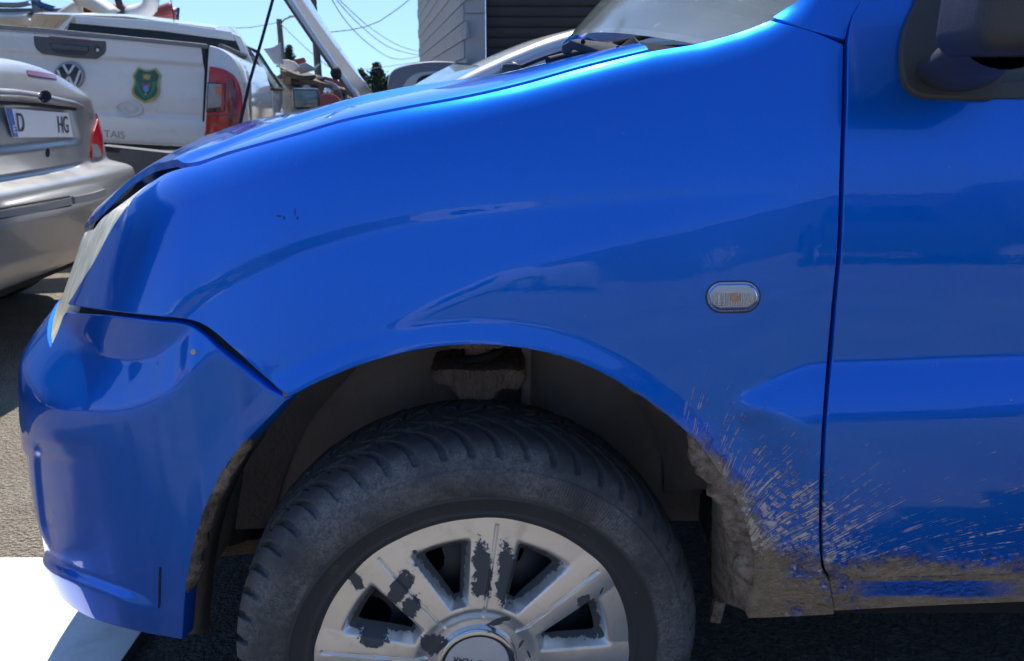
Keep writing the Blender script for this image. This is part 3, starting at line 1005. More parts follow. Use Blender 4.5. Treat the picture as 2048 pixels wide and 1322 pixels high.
# ---- wheel arch liner, strut and odds and ends inside
arch_all = catmull(ARCH[1:-1], 10.0)
asz = px2sz(arch_all)
AP = S(asz[:, 0], asz[:, 1])
cen = np.array([WHEEL.x + 0.012, 0, 0.31])
rows = []
for dy, gr in ((0.004, 0.000), (0.016, 0.004), (0.03, 0.016), (0.10, 0.020), (0.20, 0.016), (0.27, 0.0), (0.29, -0.06)):
    P = AP.copy()
    v = P - cen; v[:, 1] = 0
    v /= np.linalg.norm(v, axis=1, keepdims=True)
    P += v * gr
    P[:, 1] = np.maximum(P[:, 1], 0.80) * (1 - dy / 0.29) + dy / 0.29 * 1.08 if dy > 0.02 else P[:, 1] + dy
    rows.append(P)
rows = np.array(rows)
liner = link('wheel_arch_liner', grid_mesh('wheel_arch_liner', rows), M_liner, van, True)
mod = liner.modifiers.new('thick', 'SOLIDIFY'); mod.thickness = 0.004; mod.offset = -1
box('inner_wing', (-0.05, 1.115, 0.56), (0.80, 0.04, 0.46), M_liner, van, ws=True, bevel=0.01)
# strut tower opening: lighter rib each side of it
box('liner_rib', at_y(1052, 745, 1.055), (0.014, 0.05, 0.13), M_liner, van, ws=True, bevel=0.004)
sc = at_y(953, 752, 0.985)
def rough_slab(name, poly, Y, th, mat, seed, amp=0.002):
    pts = catmull(poly, 5.0, True)
    P = [at_y(q[0], q[1], Y) for q in pts]
    bm = bmesh.new()
    P = [Vector(p) for p in P]; o_ = Vector((0, th, 0))
    rings = []
    for f, sc_ in ((0.0, 0.93), (0.08, 1.0), (0.5, 1.0), (1.0, 0.97)):
        c_ = sum(P, Vector()) / len(P)
        rings.append([bm.verts.new(c_ + (p - c_) * sc_ + o_ * f) for p in P])
    bm.faces.new(rings[0]); bm.faces.new(rings[-1][::-1])
    for r0, r1 in zip(rings[:-1], rings[1:]):
        for i in range(len(P)):
            j = (i + 1) % len(P)
            bm.faces.new((r0[i], r0[j], r1[j], r1[i]))
    bmesh.ops.triangulate(bm, faces=bm.faces)
    bmesh.ops.subdivide_edges(bm, edges=bm.edges, cuts=1, use_grid_fill=True)
    rg = np.random.default_rng(seed)
    for v in bm.verts: v.co += Vector((rg.random(3) - 0.5) * amp)
    return link(name, bm_mesh(name, bm, sharp=70), mat, van, True)
rough_slab('strut_bracket', [(860, 742, 'c'), (900, 738), (955, 741), (1010, 738), (1050, 741, 'c'), (1053, 758), (1040, 780, 'c'), (1005, 779), (985, 800), (955, 812), (920, 800), (897, 774), (868, 764)], 0.955, 0.085, M_rust, 1)
rough_slab('strut_top_plate', [(884, 684, 'c'), (950, 682), (1012, 684, 'c'), (1006, 695), (950, 699), (892, 696)], 0.90, 0.10, M_rust, 2)
lathe('strut_tube', [(0.021, -0.06), (0.021, 0.07)], M_rust, van, n=24, axis='Z', loc=sc + np.array([0.004, 0.02, 0]), ws=True)
vv, ff = tube_data([(sc[0] + 0.040 * math.cos(t), sc[1] + 0.035 + 0.040 * math.sin(t), sc[2] - 0.01 + 0.0075 * t) for t in np.linspace(0, 10, 60)], 0.006, 8)
link('coil_spring', mesh('coil_spring', vv, ff), M_rubber_seal, van, True)
# front liner edge and rear flap, caked in mud
def mud_material():
    m, nt, p = new_mat('caked_mud')
    co = nt.pos()
    n = nt.noise(co, 60.0, 7.0, 0.7)
    c = nt.mix(nt.ss(n, 0.3, 0.7), (0.15, 0.105, 0.075), (0.44, 0.345, 0.26))
    c = nt.mix(nt.ss(nt.noise(co, 13.0, 3.0), 0.55, 0.7) * 0.5, c, (0.06, 0.06, 0.06))
    nt.put(p.inputs['Base Color'], c)
    p.inputs['Roughness'].default_value = 0.97
    nt.put(p.inputs['Normal'], nt.bump(n + nt.noise(co, 220.0, 4.0) * 0.5, 1.0, 0.008))
    return m
M_mud = mud_material()
rng = np.random.default_rng(4)
def crust(name, i0_, i1_, w0, depth0):
    """ragged crust of mud stuck to the inside of the arch lip between two stations"""
    n = i1_ - i0_
    P0 = AP[i0_:i1_]
    v = P0 - cen; v[:, 1] = 0; v /= np.linalg.norm(v, axis=1, keepdims=True)
    w = w0 * (0.55 + 0.45 * np.interp(np.arange(n), np.arange(0, n + 3, 3), rng.random(len(np.arange(0, n + 3, 3)))) + 0.25 * rng.random(n))
    w *= np.clip(np.minimum(np.arange(n), np.arange(n)[::-1]) / 4.0, 0, 1)
    q = []
    for f, dd in ((0.0, 0.002), (0.05, -0.001), (0.45, 0.004), (0.85, 0.008), (1.0, 0.016), (0.6, 0.03), (0.0, 0.03)):
        J = (rng.random((n, 3)) - 0.5) * 0.0026
        q.append(P0 - v * (w * f)[:, None] + np.array([0, 1, 0]) * (dd + depth0) + J)
    return link(name, grid_mesh(name, np.array(q), flip=True), M_mud, van, True)
na = len(AP)
def arch_idx(pxx, pyy):
    return int(np.argmin((arch_all[:, 0] - pxx) ** 2 + (arch_all[:, 1] - pyy) ** 2))
crust('mud_crust', arch_idx(365, 1270), arch_idx(512, 858), 0.014, 0.0)
crust('mud_crust', arch_idx(1385, 872), na, 0.026, -0.001)
crust('mud_crust', arch_idx(590, 787), arch_idx(880, 691), 0.003, 0.001)
crust('mud_crust', arch_idx(870, 692), arch_idx(1060, 697), 0.0055, 0.001)
crust('mud_crust', arch_idx(1060, 697), arch_idx(1385, 875), 0.0045, 0.001)
# rear flap of the liner behind the wheel
fl = np.array([[at_y(1437, 905, 0.845), at_y(1436, 905, 0.93)], [at_y(1447, 1000, 0.84), at_y(1428, 990, 0.93)], [at_y(1462, 1080, 0.835), at_y(1426, 1070, 0.93)],
               [at_y(1476, 1150, 0.835), at_y(1424, 1140, 0.93)], [at_y(1488, 1215, 0.835), at_y(1432, 1200, 0.93)]])
fe = np.array([[at_y(1462, 930, 0.822)], [at_y(1488, 1010, 0.82)], [at_y(1502, 1085, 0.82)], [at_y(1506, 1155, 0.82)], [at_y(1502, 1228, 0.822)]])
FG = np.concatenate([fe, fl], 1)
t_ = np.linspace(0, 4, 33)
FG2 = np.stack([np.stack([np.interp(t_, range(5), FG[:, c, k]) for k in range(3)], 1) for c in range(3)], 1)
FG3 = []
for q in np.linspace(0, 2, 17):
    i = min(1, int(q)); FG3.append(FG2[:, i] * (1 - (q - i)) + FG2[:, i + 1] * (q - i))
FG3 = np.stack(FG3, 1)
FG3 += (rng.random(FG3.shape) - 0.5) * 0.002
flap = link('mud_flap', grid_mesh('mud_flap', FG3), M_mud, van, True)
mod = flap.modifiers.new('thick', 'SOLIDIFY'); mod.thickness = 0.004
box('flap_tab', at_y(1436, 1212, 0.925), (0.017, 0.014, 0.05), M_mud, van, rot=Matrix.Rotation(R(8), 3, 'Y'), bevel=0.004, ws=True)
# front return of the bumper behind its lip
fr = []
for (x1, y1) in ((500, 866), (470, 908), (446, 950), (425, 1000), (408, 1060), (396, 1130), (388, 1210), (384, 1268)):
    a_ = on_px(x1 - 30 if y1 > 900 else x1 - 12, y1, -0.004)
    fr.append([at_y(x1 - 14, y1, a_[1] + 0.012), at_y(x1 + 8, y1, a_[1] + 0.03), at_y(x1 + 34, y1, a_[1] + 0.09)])
fr = np.array(fr)
t_ = np.linspace(0, 7, 36)
FR = np.stack([np.stack([np.interp(t_, range(8), fr[:, c, k]) for k in range(3)], 1) for c in range(3)], 1)
ret = link('bumper_return', grid_mesh('bumper_return', FR), M_liner, van, True)
mod = ret.modifiers.new('thick', 'SOLIDIFY'); mod.thickness = 0.004
# cream plastic clip and cross member seen through the front of the arch
bm = bmesh.new()
slab(bm, [at_y(480, 1036, 1.12), at_y(505, 1022, 1.12), at_y(520, 1000, 1.12), at_y(528, 1030, 1.12), at_y(512, 1038, 1.12), at_y(505, 1056, 1.12)], 0.012)
link('loom_clip', bm_mesh('loom_clip', bm, bevel=0.002), M_cream, van, True)
box('cross_member', at_y(470, 1082, 1.16) + np.array([0.0, 0, 0]), (0.22, 0.05, 0.028), M_rust, van, rot=Matrix.Rotation(R(-6), 3, 'Y'), bevel=0.004, ws=True)
# liner front wall ribs
box('liner_front_wall', at_y(455, 960, 1.02), (0.02, 0.16, 0.26), M_liner, van, rot=Matrix.Rotation(R(14), 3, 'Y'), bevel=0.006, ws=True)

# ---- rest of the van, mostly out of frame: far flank, floor, roof, cabin
def S_far(a, b, c, d, st=24):
    ii = np.arange(int((a - S0) / DS), int((b - S0) / DS), st); jj = np.arange(int((c - Z0) / DZ), int((d - Z0) / DZ), 10)
    Gm = SG[np.ix_(ii, jj)].copy(); Gm[:, :, 1] = 2 * YC - Gm[:, :, 1]
    return Gm
link('far_flank', grid_mesh('far_flank', S_far(0.42, 1.38, 0.38, 1.02)), M_paint2, van, True)
def mirrored(o_, name, mat):
    me = o_.data.copy(); me.transform(Matrix.Translation((0, 2 * YC, 0)) @ Matrix.Diagonal((1, -1, 1, 1))); me.flip_normals()
    return link(name, me, mat, van, True)
mirrored(fender, 'far_fender', M_paint2); mirrored(bumper, 'far_bumper', M_paint2); mirrored(headlight, 'far_headlight', M_head)
box('floor_pan', (1.45, YC, 0.36), (2.3, 1.50, 0.08), M_under, van, bevel=0.02, ws=True)  # dark unseen floor box, put in to block light
box('engine_bay', (-0.15, YC, 0.56), (0.9, 0.94, 0.5), M_under, van, bevel=0.03, ws=True)  # dark box filling the unseen bay, put in to block light
box('nose_blocker', (-0.56, YC, 0.48), (0.14, 1.06, 0.34), M_under, van, bevel=0.03, ws=True)  # unseen block added inside the nose to stop sun leaking through
box('nose_blocker_low', (-0.56, YC, 0.40), (0.28, 1.10, 0.22), M_under, van, bevel=0.03, ws=True)  # second unseen block, stretched to keep sun off the board
box('bulkhead', (0.33, YC, 0.70), (0.05, 1.48, 0.62), M_under, van, bevel=0.02, ws=True)
box('roof', (1.95, YC, 1.78), (2.5, 1.36, 0.06), M_paint2, van, bevel=0.025, ws=True)
box('rear_flank', (2.005, 0.845, 1.05), (2.09, 0.05, 1.42), M_paint2, van, bevel=0.02, ws=True)
box('rear_flank', (2.22, 2 * YC - 0.845, 1.05), (1.66, 0.05, 1.42), M_paint2, van, bevel=0.02, ws=True)
for sg in (0, 1):
    ym = lambda y_: y_ if sg == 0 else 2 * YC - y_
    tube('roof_pillar', [(0.42, ym(0.905), 1.16), (0.56, ym(0.945), 1.42), (0.72, ym(0.99), 1.70), (0.80, ym(1.01), 1.78)], [0.05, 0.042, 0.042, 0.045], M_paint2, van, n=12, ws=True)
    tube('door_frame_rail', [(0.74, ym(0.985), 1.70), (0.85, ym(0.965), 1.735), (1.0, ym(0.955), 1.745)], 0.03, M_paint2, van, n=10, ws=True)
    tube('door_frame_post', [(0.96, ym(0.86), 0.98), (0.975, ym(0.91), 1.38), (0.985, ym(0.955), 1.74)], 0.028, M_paint2, van, n=10, ws=True)
box('tailgate', (3.06, YC, 1.05), (0.05, 1.50, 1.40), M_paint2, van, bevel=0.02, ws=True)
for sx_, sy_ in ((2.52, 0.93), (2.52, 2 * YC - 0.93), (WHEEL.x, 2 * YC - 0.93)):
    w_ = lathe('hidden_wheel', [(0.03, -0.06), (0.19, -0.065), (0.20, -0.08), (0.26, -0.088), (0.292, -0.07), (0.30, 0.0), (0.292, 0.07), (0.19, 0.08)],
               simple('tyre_rubber_plain', (0.02, 0.02, 0.02), 0.8), van, n=48, loc=(sx_, sy_, 0.298), ws=True)
# ================================================================== front wheel
STEER = 7.0
WM = Matrix.Translation(WHEEL) @ Matrix.Rotation(R(STEER), 4, 'Z') @ Matrix.Diagonal((WSC, WSC, WSC, 1))
WMi = WM.inverted()
def to_wheel(pxx, pyy, hh):
    """photo pixel -> (x, z) in wheel coordinates on the plane y = hh"""
    d = WMi.to_3x3() @ Vector(ray(pxx, pyy)); o_ = WMi @ Vector((0, 0, H))
    t = (hh - o_.y) / d.y
    p = o_ + d * t
    return p.x, p.z

def tyre_material():
    m, nt, p = new_mat('worn_tyre_rubber')
    co = nt.pos(); x, y, z = nt.xyz(co)
    r = nt.math('SQRT', x * x + z * z)
    n = nt.noise(co, 26.0, 6.0, 0.65)
    fib = nt.noise(nt.vec(x * 40, y * 40, z * 40), 4.0, 5.0, 0.75, 1.2)
    side = nt.ss(r, 0.292, 0.275) * nt.ss(r, 0.226, 0.232)
    base = nt.mix(n, (0.024, 0.025, 0.028), (0.055, 0.056, 0.060))
    grey = nt.mix(nt.ss(fib, 0.3, 0.7), (0.055, 0.055, 0.057), (0.25, 0.245, 0.235))
    c = nt.mix(side * nt.ss(nt.noise(co, 11.0, 4.0), 0.32, 0.62) * 0.75, base, grey)
    c = nt.mix(nt.ss(nt.noise(co, 31.0, 4.0, 0.7), 0.66, 0.76) * 0.35, c, (0.20, 0.17, 0.13))
    c = nt.mix(nt.ss(nt.voro(co, 110.0), 0.09, 0.05) * nt.ss(nt.noise(co, 19.0, 2.0), 0.60, 0.66) * 0.8, c, (0.45, 0.44, 0.42))
    nt.put(p.inputs['Base Color'], c)
    nt.put(p.inputs['Roughness'], nt.math('MULTIPLY_ADD', n, 0.25, 0.5))
    # moulded fine ribs on the sidewall plus scuffs
    ang = nt.math('ARCTAN2', z, x)
    ribs = nt.math('SINE', ang * 420.0) * nt.ss(r, 0.268, 0.262) * nt.ss(r, 0.232, 0.236) * nt.ss(nt.noise(nt.vec(ang * 1.0, r * 3.0, 0.0), 2.0, 1.0), 0.52, 0.56)
    sip = nt.math('SINE', ang * 430.0 + nt.math('SINE', y * 520.0) * 1.3) * nt.ss(r, 0.286, 0.292)
    sip = nt.ss(sip, 0.75, 0.98)
    h_ = n * 0.9 + fib * 0.5 * side + ribs * 0.22 - sip * 1.2
    nt.put(p.inputs['Normal'], nt.bump(h_, 0.55, 0.003))
    return m
M_tyre = tyre_material()

# steel wheel behind the trim
nr, nt_ = 60, 360
rr_ = np.linspace(0.03, 0.186, nr); tt_ = np.linspace(0, 2 * math.pi, nt_, endpoint=False)
RR, TT = np.meshgrid(rr_, tt_, indexing='ij')
HH = -0.030 - 0.012 * smooth01(RR, 0.06, 0.10) + 0.016 * smooth01(RR, 0.11, 0.16) - 0.035 * smooth01(RR, 0.172, 0.186)
V = np.stack([RR * np.cos(TT), HH, RR * np.sin(TT)], -1).reshape(-1, 3)
SP0 = R(36.5)
faces = []
hole_c = [SP0 + R(22.5 + 10) + k * R(45) for k in range(8)]
idx = np.arange(nr * nt_).reshape(nr, nt_)
for i in range(nr - 1):
    rm = (rr_[i] + rr_[i + 1]) / 2
    for j in range(nt_):
        j2 = (j + 1) % nt_
        tm = tt_[j] + math.pi / nt_
        hole = False
        for hc in hole_c:
            dx = rm * math.cos(tm) - 0.130 * math.cos(hc); dz = rm * math.sin(tm) - 0.130 * math.sin(hc)
            if dx * dx + dz * dz < 0.0185 ** 2: hole = True; break
        if not hole:
            faces.append((idx[i, j], idx[i, j2], idx[i + 1, j2], idx[i + 1, j]))
M_steel = simple('black_steel_wheel', (0.035, 0.036, 0.042), 0.5, var=0.4, scale=30)
wheel = link('front_wheel', mesh('front_wheel', V, faces, sharp=40), M_steel, van)
wheel.matrix_parent_inverse = van.matrix_basis.inverted()
wheel.matrix_basis = WM
lathe('brake_drum', [(0.0, 0.0), (0.15, 0.0), (0.16, 0.01), (0.16, 0.05)], M_under, wheel, n=40)
lathe('rim_well', [(0.186, -0.068), (0.190, -0.074), (0.193, -0.070), (0.188, -0.05), (0.165, -0.02), (0.165, 0.05), (0.19, 0.08)], M_steel, wheel, n=96)

# tyre with cut tread
prof = [(0.183, -0.062), (0.190, -0.073), (0.196, -0.080), (0.202, -0.084), (0.206, -0.0835), (0.212, -0.0850), (0.222, -0.0885), (0.226, -0.0905), (0.228, -0.0895),
        (0.238, -0.0915), (0.250, -0.0915), (0.262, -0.0890), (0.266, -0.0885), (0.2675, -0.0865), (0.2735, -0.0835), (0.280, -0.0790), (0.286, -0.0735), (0.291, -0.0670), (0.2950, -0.0590),
        (0.2975, -0.0500), (0.2990, -0.040), (0.3, -0.02), (0.3, 0.0)]
prof = prof + [(r_, -h_) for r_, h_ in prof[-2::-1]]
prof = catmull(prof, 0.0019)
NT_ = 1728; NP = 54
th_ = np.linspace(0, 2 * math.pi, NT_, endpoint=False)
pr, ph = prof[:, 0] - 0.006 * smooth01(prof[:, 0], 0.215, 0.30), prof[:, 1]
tr = smooth01(pr, 0.270, 0.284)
PRr, THt = np.meshgrid(np.arange(len(prof)), th_, indexing='ij')
hh = ph[:, None] * np.ones_like(THt); tread = tr[:, None] * np.ones_like(THt)
ah = np.abs(hh)
fr_ = (-THt * NP / (2 * math.pi) + 2.1 * np.clip(1 - ah / 0.083, 0, 1) ** 1.7) % 1.0
wg = 0.10 + 0.13 * smooth01(ah, 0.015, 0.06)
gd = np.abs(fr_ - 0.5)
groove = 1 - smooth01(gd, wg * 0.5, wg * 0.5 + 0.035)
# secondary short grooves and two centre lines
fr2 = (-THt * NP / (2 * math.pi) * 1.0 + 0.45 + 1.2 * np.clip(1 - ah / 0.083, 0, 1)) % 1.0
g2 = (1 - smooth01(np.abs(fr2 - 0.5), 0.04, 0.075)) * (1 - smooth01(ah, 0.034, 0.04)) * smooth01(ah, 0.008, 0.012)
zig = 0.0205 + 0.0035 * np.sign(np.sin(THt * NP)) * np.abs(np.sin(THt * NP)) ** 0.5
g3 = 1 - smooth01(np.abs(ah - zig), 0.0012, 0.003)
depth = np.maximum(np.maximum(groove * 0.0072, g2 * 0.0035), g3 * 0.004)
depth = depth * tread
wob = 0.0003 * np.sin(THt * 37 + hh * 300) * tread
rad_ = pr[:, None] - depth - wob
sq = 0.0
V = np.stack([rad_ * np.cos(THt), hh, rad_ * np.sin(THt)], -1)
# the tyre flattens a little where it meets the ground
zmin = (-WHEEL.z + 0.001) / WSC
V[..., 2] = np.where(V[..., 2] < zmin, zmin + (V[..., 2] - zmin) * 0.05, V[..., 2])
V = np.concatenate([V, V[:, :1]], 1)
me = grid_mesh('tyre', V, sharp=60)
link('tyre', me, M_tyre, wheel)

# wheel trim: eight spokes, bevelled windows, grooves, flaking silver paint
HC = -0.079
nr, nt_ = 118, 960
rr_ = np.concatenate([np.linspace(0.036, 0.195, 104), np.linspace(0.197, 0.2105, 14)])
tt_ = np.linspace(0, 2 * math.pi, nt_, endpoint=False)
RR, TT = np.meshgrid(rr_, tt_, indexing='ij')
dl = (TT - SP0 + R(22.5)) % R(45) - R(22.5)
yy = RR * np.sin(dl)
ws = 0.0205 + 0.085 * (RR - 0.08)
e1 = np.abs(yy) - ws
e2 = RR - 0.081
e3 = 0.168 - RR
def smin(a, b, k_): 
    h_ = np.clip(0.5 + 0.5 * (b - a) / k_, 0, 1)
    return b * (1 - h_) + a * h_ - k_ * h_ * (1 - h_)
dd = smin(smin(e1, e3 * 0.62, 0.004), e2 * 1.4, 0.003)
top = 0.010 * (1 - (RR / 0.208) ** 2) - 0.0025 * (np.clip(np.abs(yy), 0, 0.032) / 0.032) ** 2 * smooth01(RR, 0.07, 0.11)
top = top - 0.006 * (1 - smooth01(RR, 0.058, 0.078))
bev = 0.020 * np.clip(dd / 0.0095, 0, 1) ** 0.9 + 0.0006 * smooth01(dd, -0.003, 0.0)
gro = 0.0030 * (1 - smooth01(np.abs(yy - 0.0), 0.0008, 0.0026)) * smooth01(RR, 0.060, 0.064) * (1 - smooth01(RR, 0.186, 0.189))
edge_ = 0.016 * smooth01(RR, 0.200, 0.2105) ** 1.5
Hh = HC - top + bev + gro + edge_
V = np.stack([RR * np.cos(TT), Hh, RR * np.sin(TT)], -1).reshape(-1, 3)
idx = np.arange(len(rr_) * nt_).reshape(len(rr_), nt_)
keep = (dd < 0.0088)
kf = keep[:-1] | keep[1:]
kf = kf | np.roll(kf, -1, 1)
i1, i2 = idx[:-1], idx[1:]
F = np.stack([i1, np.roll(i1, -1, 1), np.roll(i2, -1, 1), i2], -1)[kf]
def trim_material():
    m, nt, p = new_mat('flaking_silver_trim_paint')
    co = nt.pos(); x, y, z = nt.xyz(co)
    spots = [(966, 1138, 17, 52, 4), (962, 1172, 22, 20, 0), (1016, 1150, 17, 58, 4), (1008, 1170, 14, 40, -4), (800, 1178, 17, 40, -32), (822, 1215, 16, 24, -20), (708, 1163, 11, 25, 30),
             (748, 1278, 28, 17, 0), (762, 1270, 24, 8, 20), (1169, 1207, 15, 14, 0), (881, 1033, 10, 4, 0), (866, 1290, 22, 24, 20), (998, 1244, 22, 7, 25),
             (830, 1110, 5, 5, 0), (1043, 1290, 3, 9, -25), (1058, 1309, 3, 9, 20), (1205, 1187, 2, 9, -20), (1110, 1150, 6, 3, 0)]
    nz = nt.noise(co, 110.0, 6.0, 0.75)
    nz2 = nt.noise(co, 300.0, 4.0, 0.7)
    mk = None
    for (sx, sy, ha, hb, rot) in spots:
        wx, wz = to_wheel(sx, sy, HC - 0.006)
        k_ = 1.0 / 1500
        ha *= k_; hb *= k_ * 1.12
        c_, s_ = math.cos(R(rot)), math.sin(R(rot))
        dx = x - wx; dz = z - wz
        u = (dx * c_ + dz * s_) * (1 / ha); v = (dz * c_ - dx * s_) * (1 / hb)
        q = 1.0 - nt.math('SQRT', u * u + v * v)
        mk = q if mk is None else mk.max(q)
    pe = nt.ss(mk + (nz - 0.5) * 2.1 + (nz2 - 0.5) * 0.9, 0.02, 0.10)
    # the bevels have lost their paint towards the openings
    yb = nt.ss(y + (nz - 0.5) * 0.022, HC + 0.0070, HC + 0.0080)
    outer = nt.math('SQRT', x * x + z * z)
    pe = pe.max(yb * nt.ss(outer, 0.196, 0.19))
    sil = nt.mix(nt.noise(co, 22.0, 5.0, 0.6), (0.76, 0.755, 0.745), (0.88, 0.87, 0.85))
    grime = nt.ss(nt.noise(co, 48.0, 6.0, 0.7), 0.5, 0.8) * 0.4 + nt.ss(y, HC - 0.002, HC + 0.008) * 0.25
    sil = nt.mix(grime, sil, (0.36, 0.33, 0.30))
    col = nt.mix(pe, sil, (0.075, 0.077, 0.083))
    nt.put(p.inputs['Base Color'], col)
    nt.put(p.inputs['Metallic'], (1.0 - pe) * 0.75)
    nt.put(p.inputs['Roughness'], nt.math('MULTIPLY_ADD', pe, 0.4, 0.28))
    nt.put(p.inputs['Normal'], nt.bump(pe * -1.0 + nz * 0.08, 0.5, 0.0012))
    return m
M_trim = trim_material()
link('wheel_trim', mesh('wheel_trim', V, F, sharp=40), M_trim, wheel)
# centre cap with its chrome ring and lettering
M_capgrey = simple('grey_cap_paint', (0.62, 0.61, 0.59), 0.45, metal=0.2, var=0.12, scale=30)
M_chrome = simple('worn_chrome', (0.70, 0.71, 0.72), 0.12, metal=1.0, var=0.06)
cap = lathe('centre_cap', [(0.0, HC - 0.0135), (0.030, HC - 0.0125), (0.039, HC - 0.0115), (0.0395, HC - 0.010)], M_capgrey, wheel, n=64)
lathe('cap_ring', [(0.0385, HC - 0.010), (0.040, HC - 0.0125), (0.0435, HC - 0.0135), (0.047, HC - 0.0125), (0.050, HC - 0.008), (0.051, HC)], M_chrome, wheel, n=72)
M_print = simple('dark_print', (0.04, 0.04, 0.042), 0.6)
rotz = R(180 - 14)
Tm = Matrix.Translation((0.001, HC - 0.0138, 0.0035)) @ Matrix.Rotation(R(90), 4, 'X') @ Matrix.Rotation(rotz, 4, 'Z') @ Matrix(((1, 0.25, 0, 0), (0, 1, 0, 0), (0, 0, 1, 0), (0, 0, 0, 1)))
text_mesh('cap_lettering', 'GOOD YEAR', 0.0125, M_print, wheel, 0.0003, Tm, sx=0.86)
# ================================================================== ground
def ground_material():
    m, nt, p = new_mat('dusty_yard_surface')
    co = nt.pos(); x, y, z = nt.xyz(co)
    n = nt.noise(co, 1.4, 6.0, 0.62)
    fine = nt.noise(co, 70.0, 6.0, 0.75)
    st = nt.voro(co, 130.0)
    st2 = nt.voro(co, 55.0, out='Color'); a_, b_, c_ = nt.xyz(st2)
    # dark tarmac under and round the van, pale sandy concrete out in the yard
    tar_and_patch = nt.ss(x + (n - 0.5) * 0.5, -1.0, -0.75) * nt.ss(y, 4.2, 3.6)
    tar_and_patch = tar_and_patch * nt.ss(y + (n - 0.5) * 0.5, 0.25, 0.55)
    tar_and_patch = tar_and_patch.max(nt.ss(x + (n - 0.5) * 0.5, -2.6, -2.3) * nt.ss(x, -0.5, -0.8) * nt.ss(y + (n - 0.5) * 0.3, 1.30, 1.12) * nt.ss(y + (n - 0.5) * 0.4, 0.35, 0.55))  # extra dark patch painted in to dim the bumper's reflection
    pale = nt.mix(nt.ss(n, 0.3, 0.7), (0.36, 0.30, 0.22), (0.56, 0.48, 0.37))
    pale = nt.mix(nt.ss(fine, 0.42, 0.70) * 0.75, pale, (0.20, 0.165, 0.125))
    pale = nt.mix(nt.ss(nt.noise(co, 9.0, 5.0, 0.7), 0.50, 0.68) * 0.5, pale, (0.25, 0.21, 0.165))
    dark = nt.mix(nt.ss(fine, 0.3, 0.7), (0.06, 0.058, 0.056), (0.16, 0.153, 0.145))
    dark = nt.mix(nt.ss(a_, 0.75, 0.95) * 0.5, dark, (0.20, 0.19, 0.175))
    col = nt.mix(tar_and_patch, pale, dark)
    col = nt.mix(nt.ss(st, 0.16, 0.08) * nt.ss(nt.noise(co, 24.0, 2.0), 0.5, 0.6) * 0.6, col, (0.45, 0.42, 0.37))
    nt.put(p.inputs['Base Color'], col)
    p.inputs['Roughness'].default_value = 0.95
    nt.put(p.inputs['Normal'], nt.bump(fine * 1.5 + st * 1.2 + n * 2.0, 1.0, 0.02))
    return m
gv = []
N = 80
def warp(t): return math.copysign(abs(t) ** 3.2, t) * 400
gx = [warp(-1 + 2 * i / N) for i in range(N + 1)]
Gg = np.array([[(a, b + 2, 0.0) for b in gx] for a in gx])
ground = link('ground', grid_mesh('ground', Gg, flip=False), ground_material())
tag(ground, kind='structure')

# white board lying on the ground under the bumper
M_board = simple('white_laminate', (0.80, 0.82, 0.84), 0.6, var=0.05, scale=5)
def board_material():
    m, nt, p = new_mat('dirty_white_laminate')
    co = nt.pos()
    d = nt.ss(nt.noise(co, 9.0, 6.0, 0.7), 0.5, 0.8) * 0.35 + nt.ss(nt.voro(co, 60.0), 0.08, 0.04) * nt.ss(nt.noise(co, 14.0, 2.0), 0.5, 0.56) * 0.7
    nt.put(p.inputs['Base Color'], nt.mix(d, (0.80, 0.82, 0.84), (0.36, 0.33, 0.29)))
    p.inputs['Roughness'].default_value = 0.6
    return m
M_board = board_material()
M_boardedge = simple('dark_board_edge', (0.05, 0.05, 0.05), 0.8)
br = at_z(280, 1263, 0.022); br2 = at_z(243, 1322, 0.022); bt = at_z(0, 1115, 0.022)
x1 = (br[0] + br2[0]) / 2
y1 = bt[1]
bw_, bl = 0.47, 0.46
board = empty('white_board', (x1 - bw_ / 2, y1 - bl / 2, 0.0))
tag(board, 'flat white board lying on the ground under the blue bumper', 'board')
box('panel', (0, 0, 0.0125), (bw_, bl, 0.019), M_board, board, bevel=0.001)
box('edge_strip', (bw_ / 2 + 0.0012, 0, 0.0125), (0.002, bl - 0.004, 0.018), M_boardedge, board)
# ================================================================== background: shared helpers
def plane_pt(pxx, pyy, O, n):
    d = ray(pxx, pyy); c = np.array([0, 0, H])
    t = np.dot(np.asarray(O) - c, n) / np.dot(d, n)
    return c + d * t
def slab_data(poly3, off):
    """closed outline of 3D points + extrusion vector -> bmesh"""
    bm = bmesh.new()
    P = [Vector(p) for p in poly3]; o_ = Vector(off)
    a = [bm.verts.new(p) for p in P]; b = [bm.verts.new(p + o_) for p in P]
    bm.faces.new(a); bm.faces.new(b[::-1])
    for i in range(len(P)):
        j = (i + 1) % len(P)
        bm.faces.new((a[i], b[i], b[j], a[j]))
    return bm
class Plane:
    """a flat face of a thing, addressed by photo pixels"""
    def __init__(self, O, n):
        self.O = np.asarray(O, float); self.n = np.asarray(n, float) / np.linalg.norm(n)
        if np.dot(self.n, self.O - np.array([0, 0, H])) > 0: self.n = -self.n
    def p(self, pxx, pyy, off=0.0): return plane_pt(pxx, pyy, self.O + self.n * off, self.n)
    def slab(self, name, poly, th, mat, parent, off=0.0, bevel=0.0, smooth_step=None, ext=None):
        pts = catmull(poly, smooth_step, True) if smooth_step else [q[:2] for q in poly]
        P = [self.p(q[0], q[1], off) for q in pts]
        bm = slab_data(P, -self.n * th if ext is None else ext)
        return link(name, bm_mesh(name, bm, bevel=bevel), mat, parent, True)
def ellipse(cx, cy, a, b, n=24, rot=0.0):
    return [(cx + a * math.cos(t) * math.cos(rot) - b * math.sin(t) * math.sin(rot), cy + a * math.cos(t) * math.sin(rot) + b * math.sin(t) * math.cos(rot)) for t in np.linspace(0, 2 * math.pi, n, endpoint=False)]
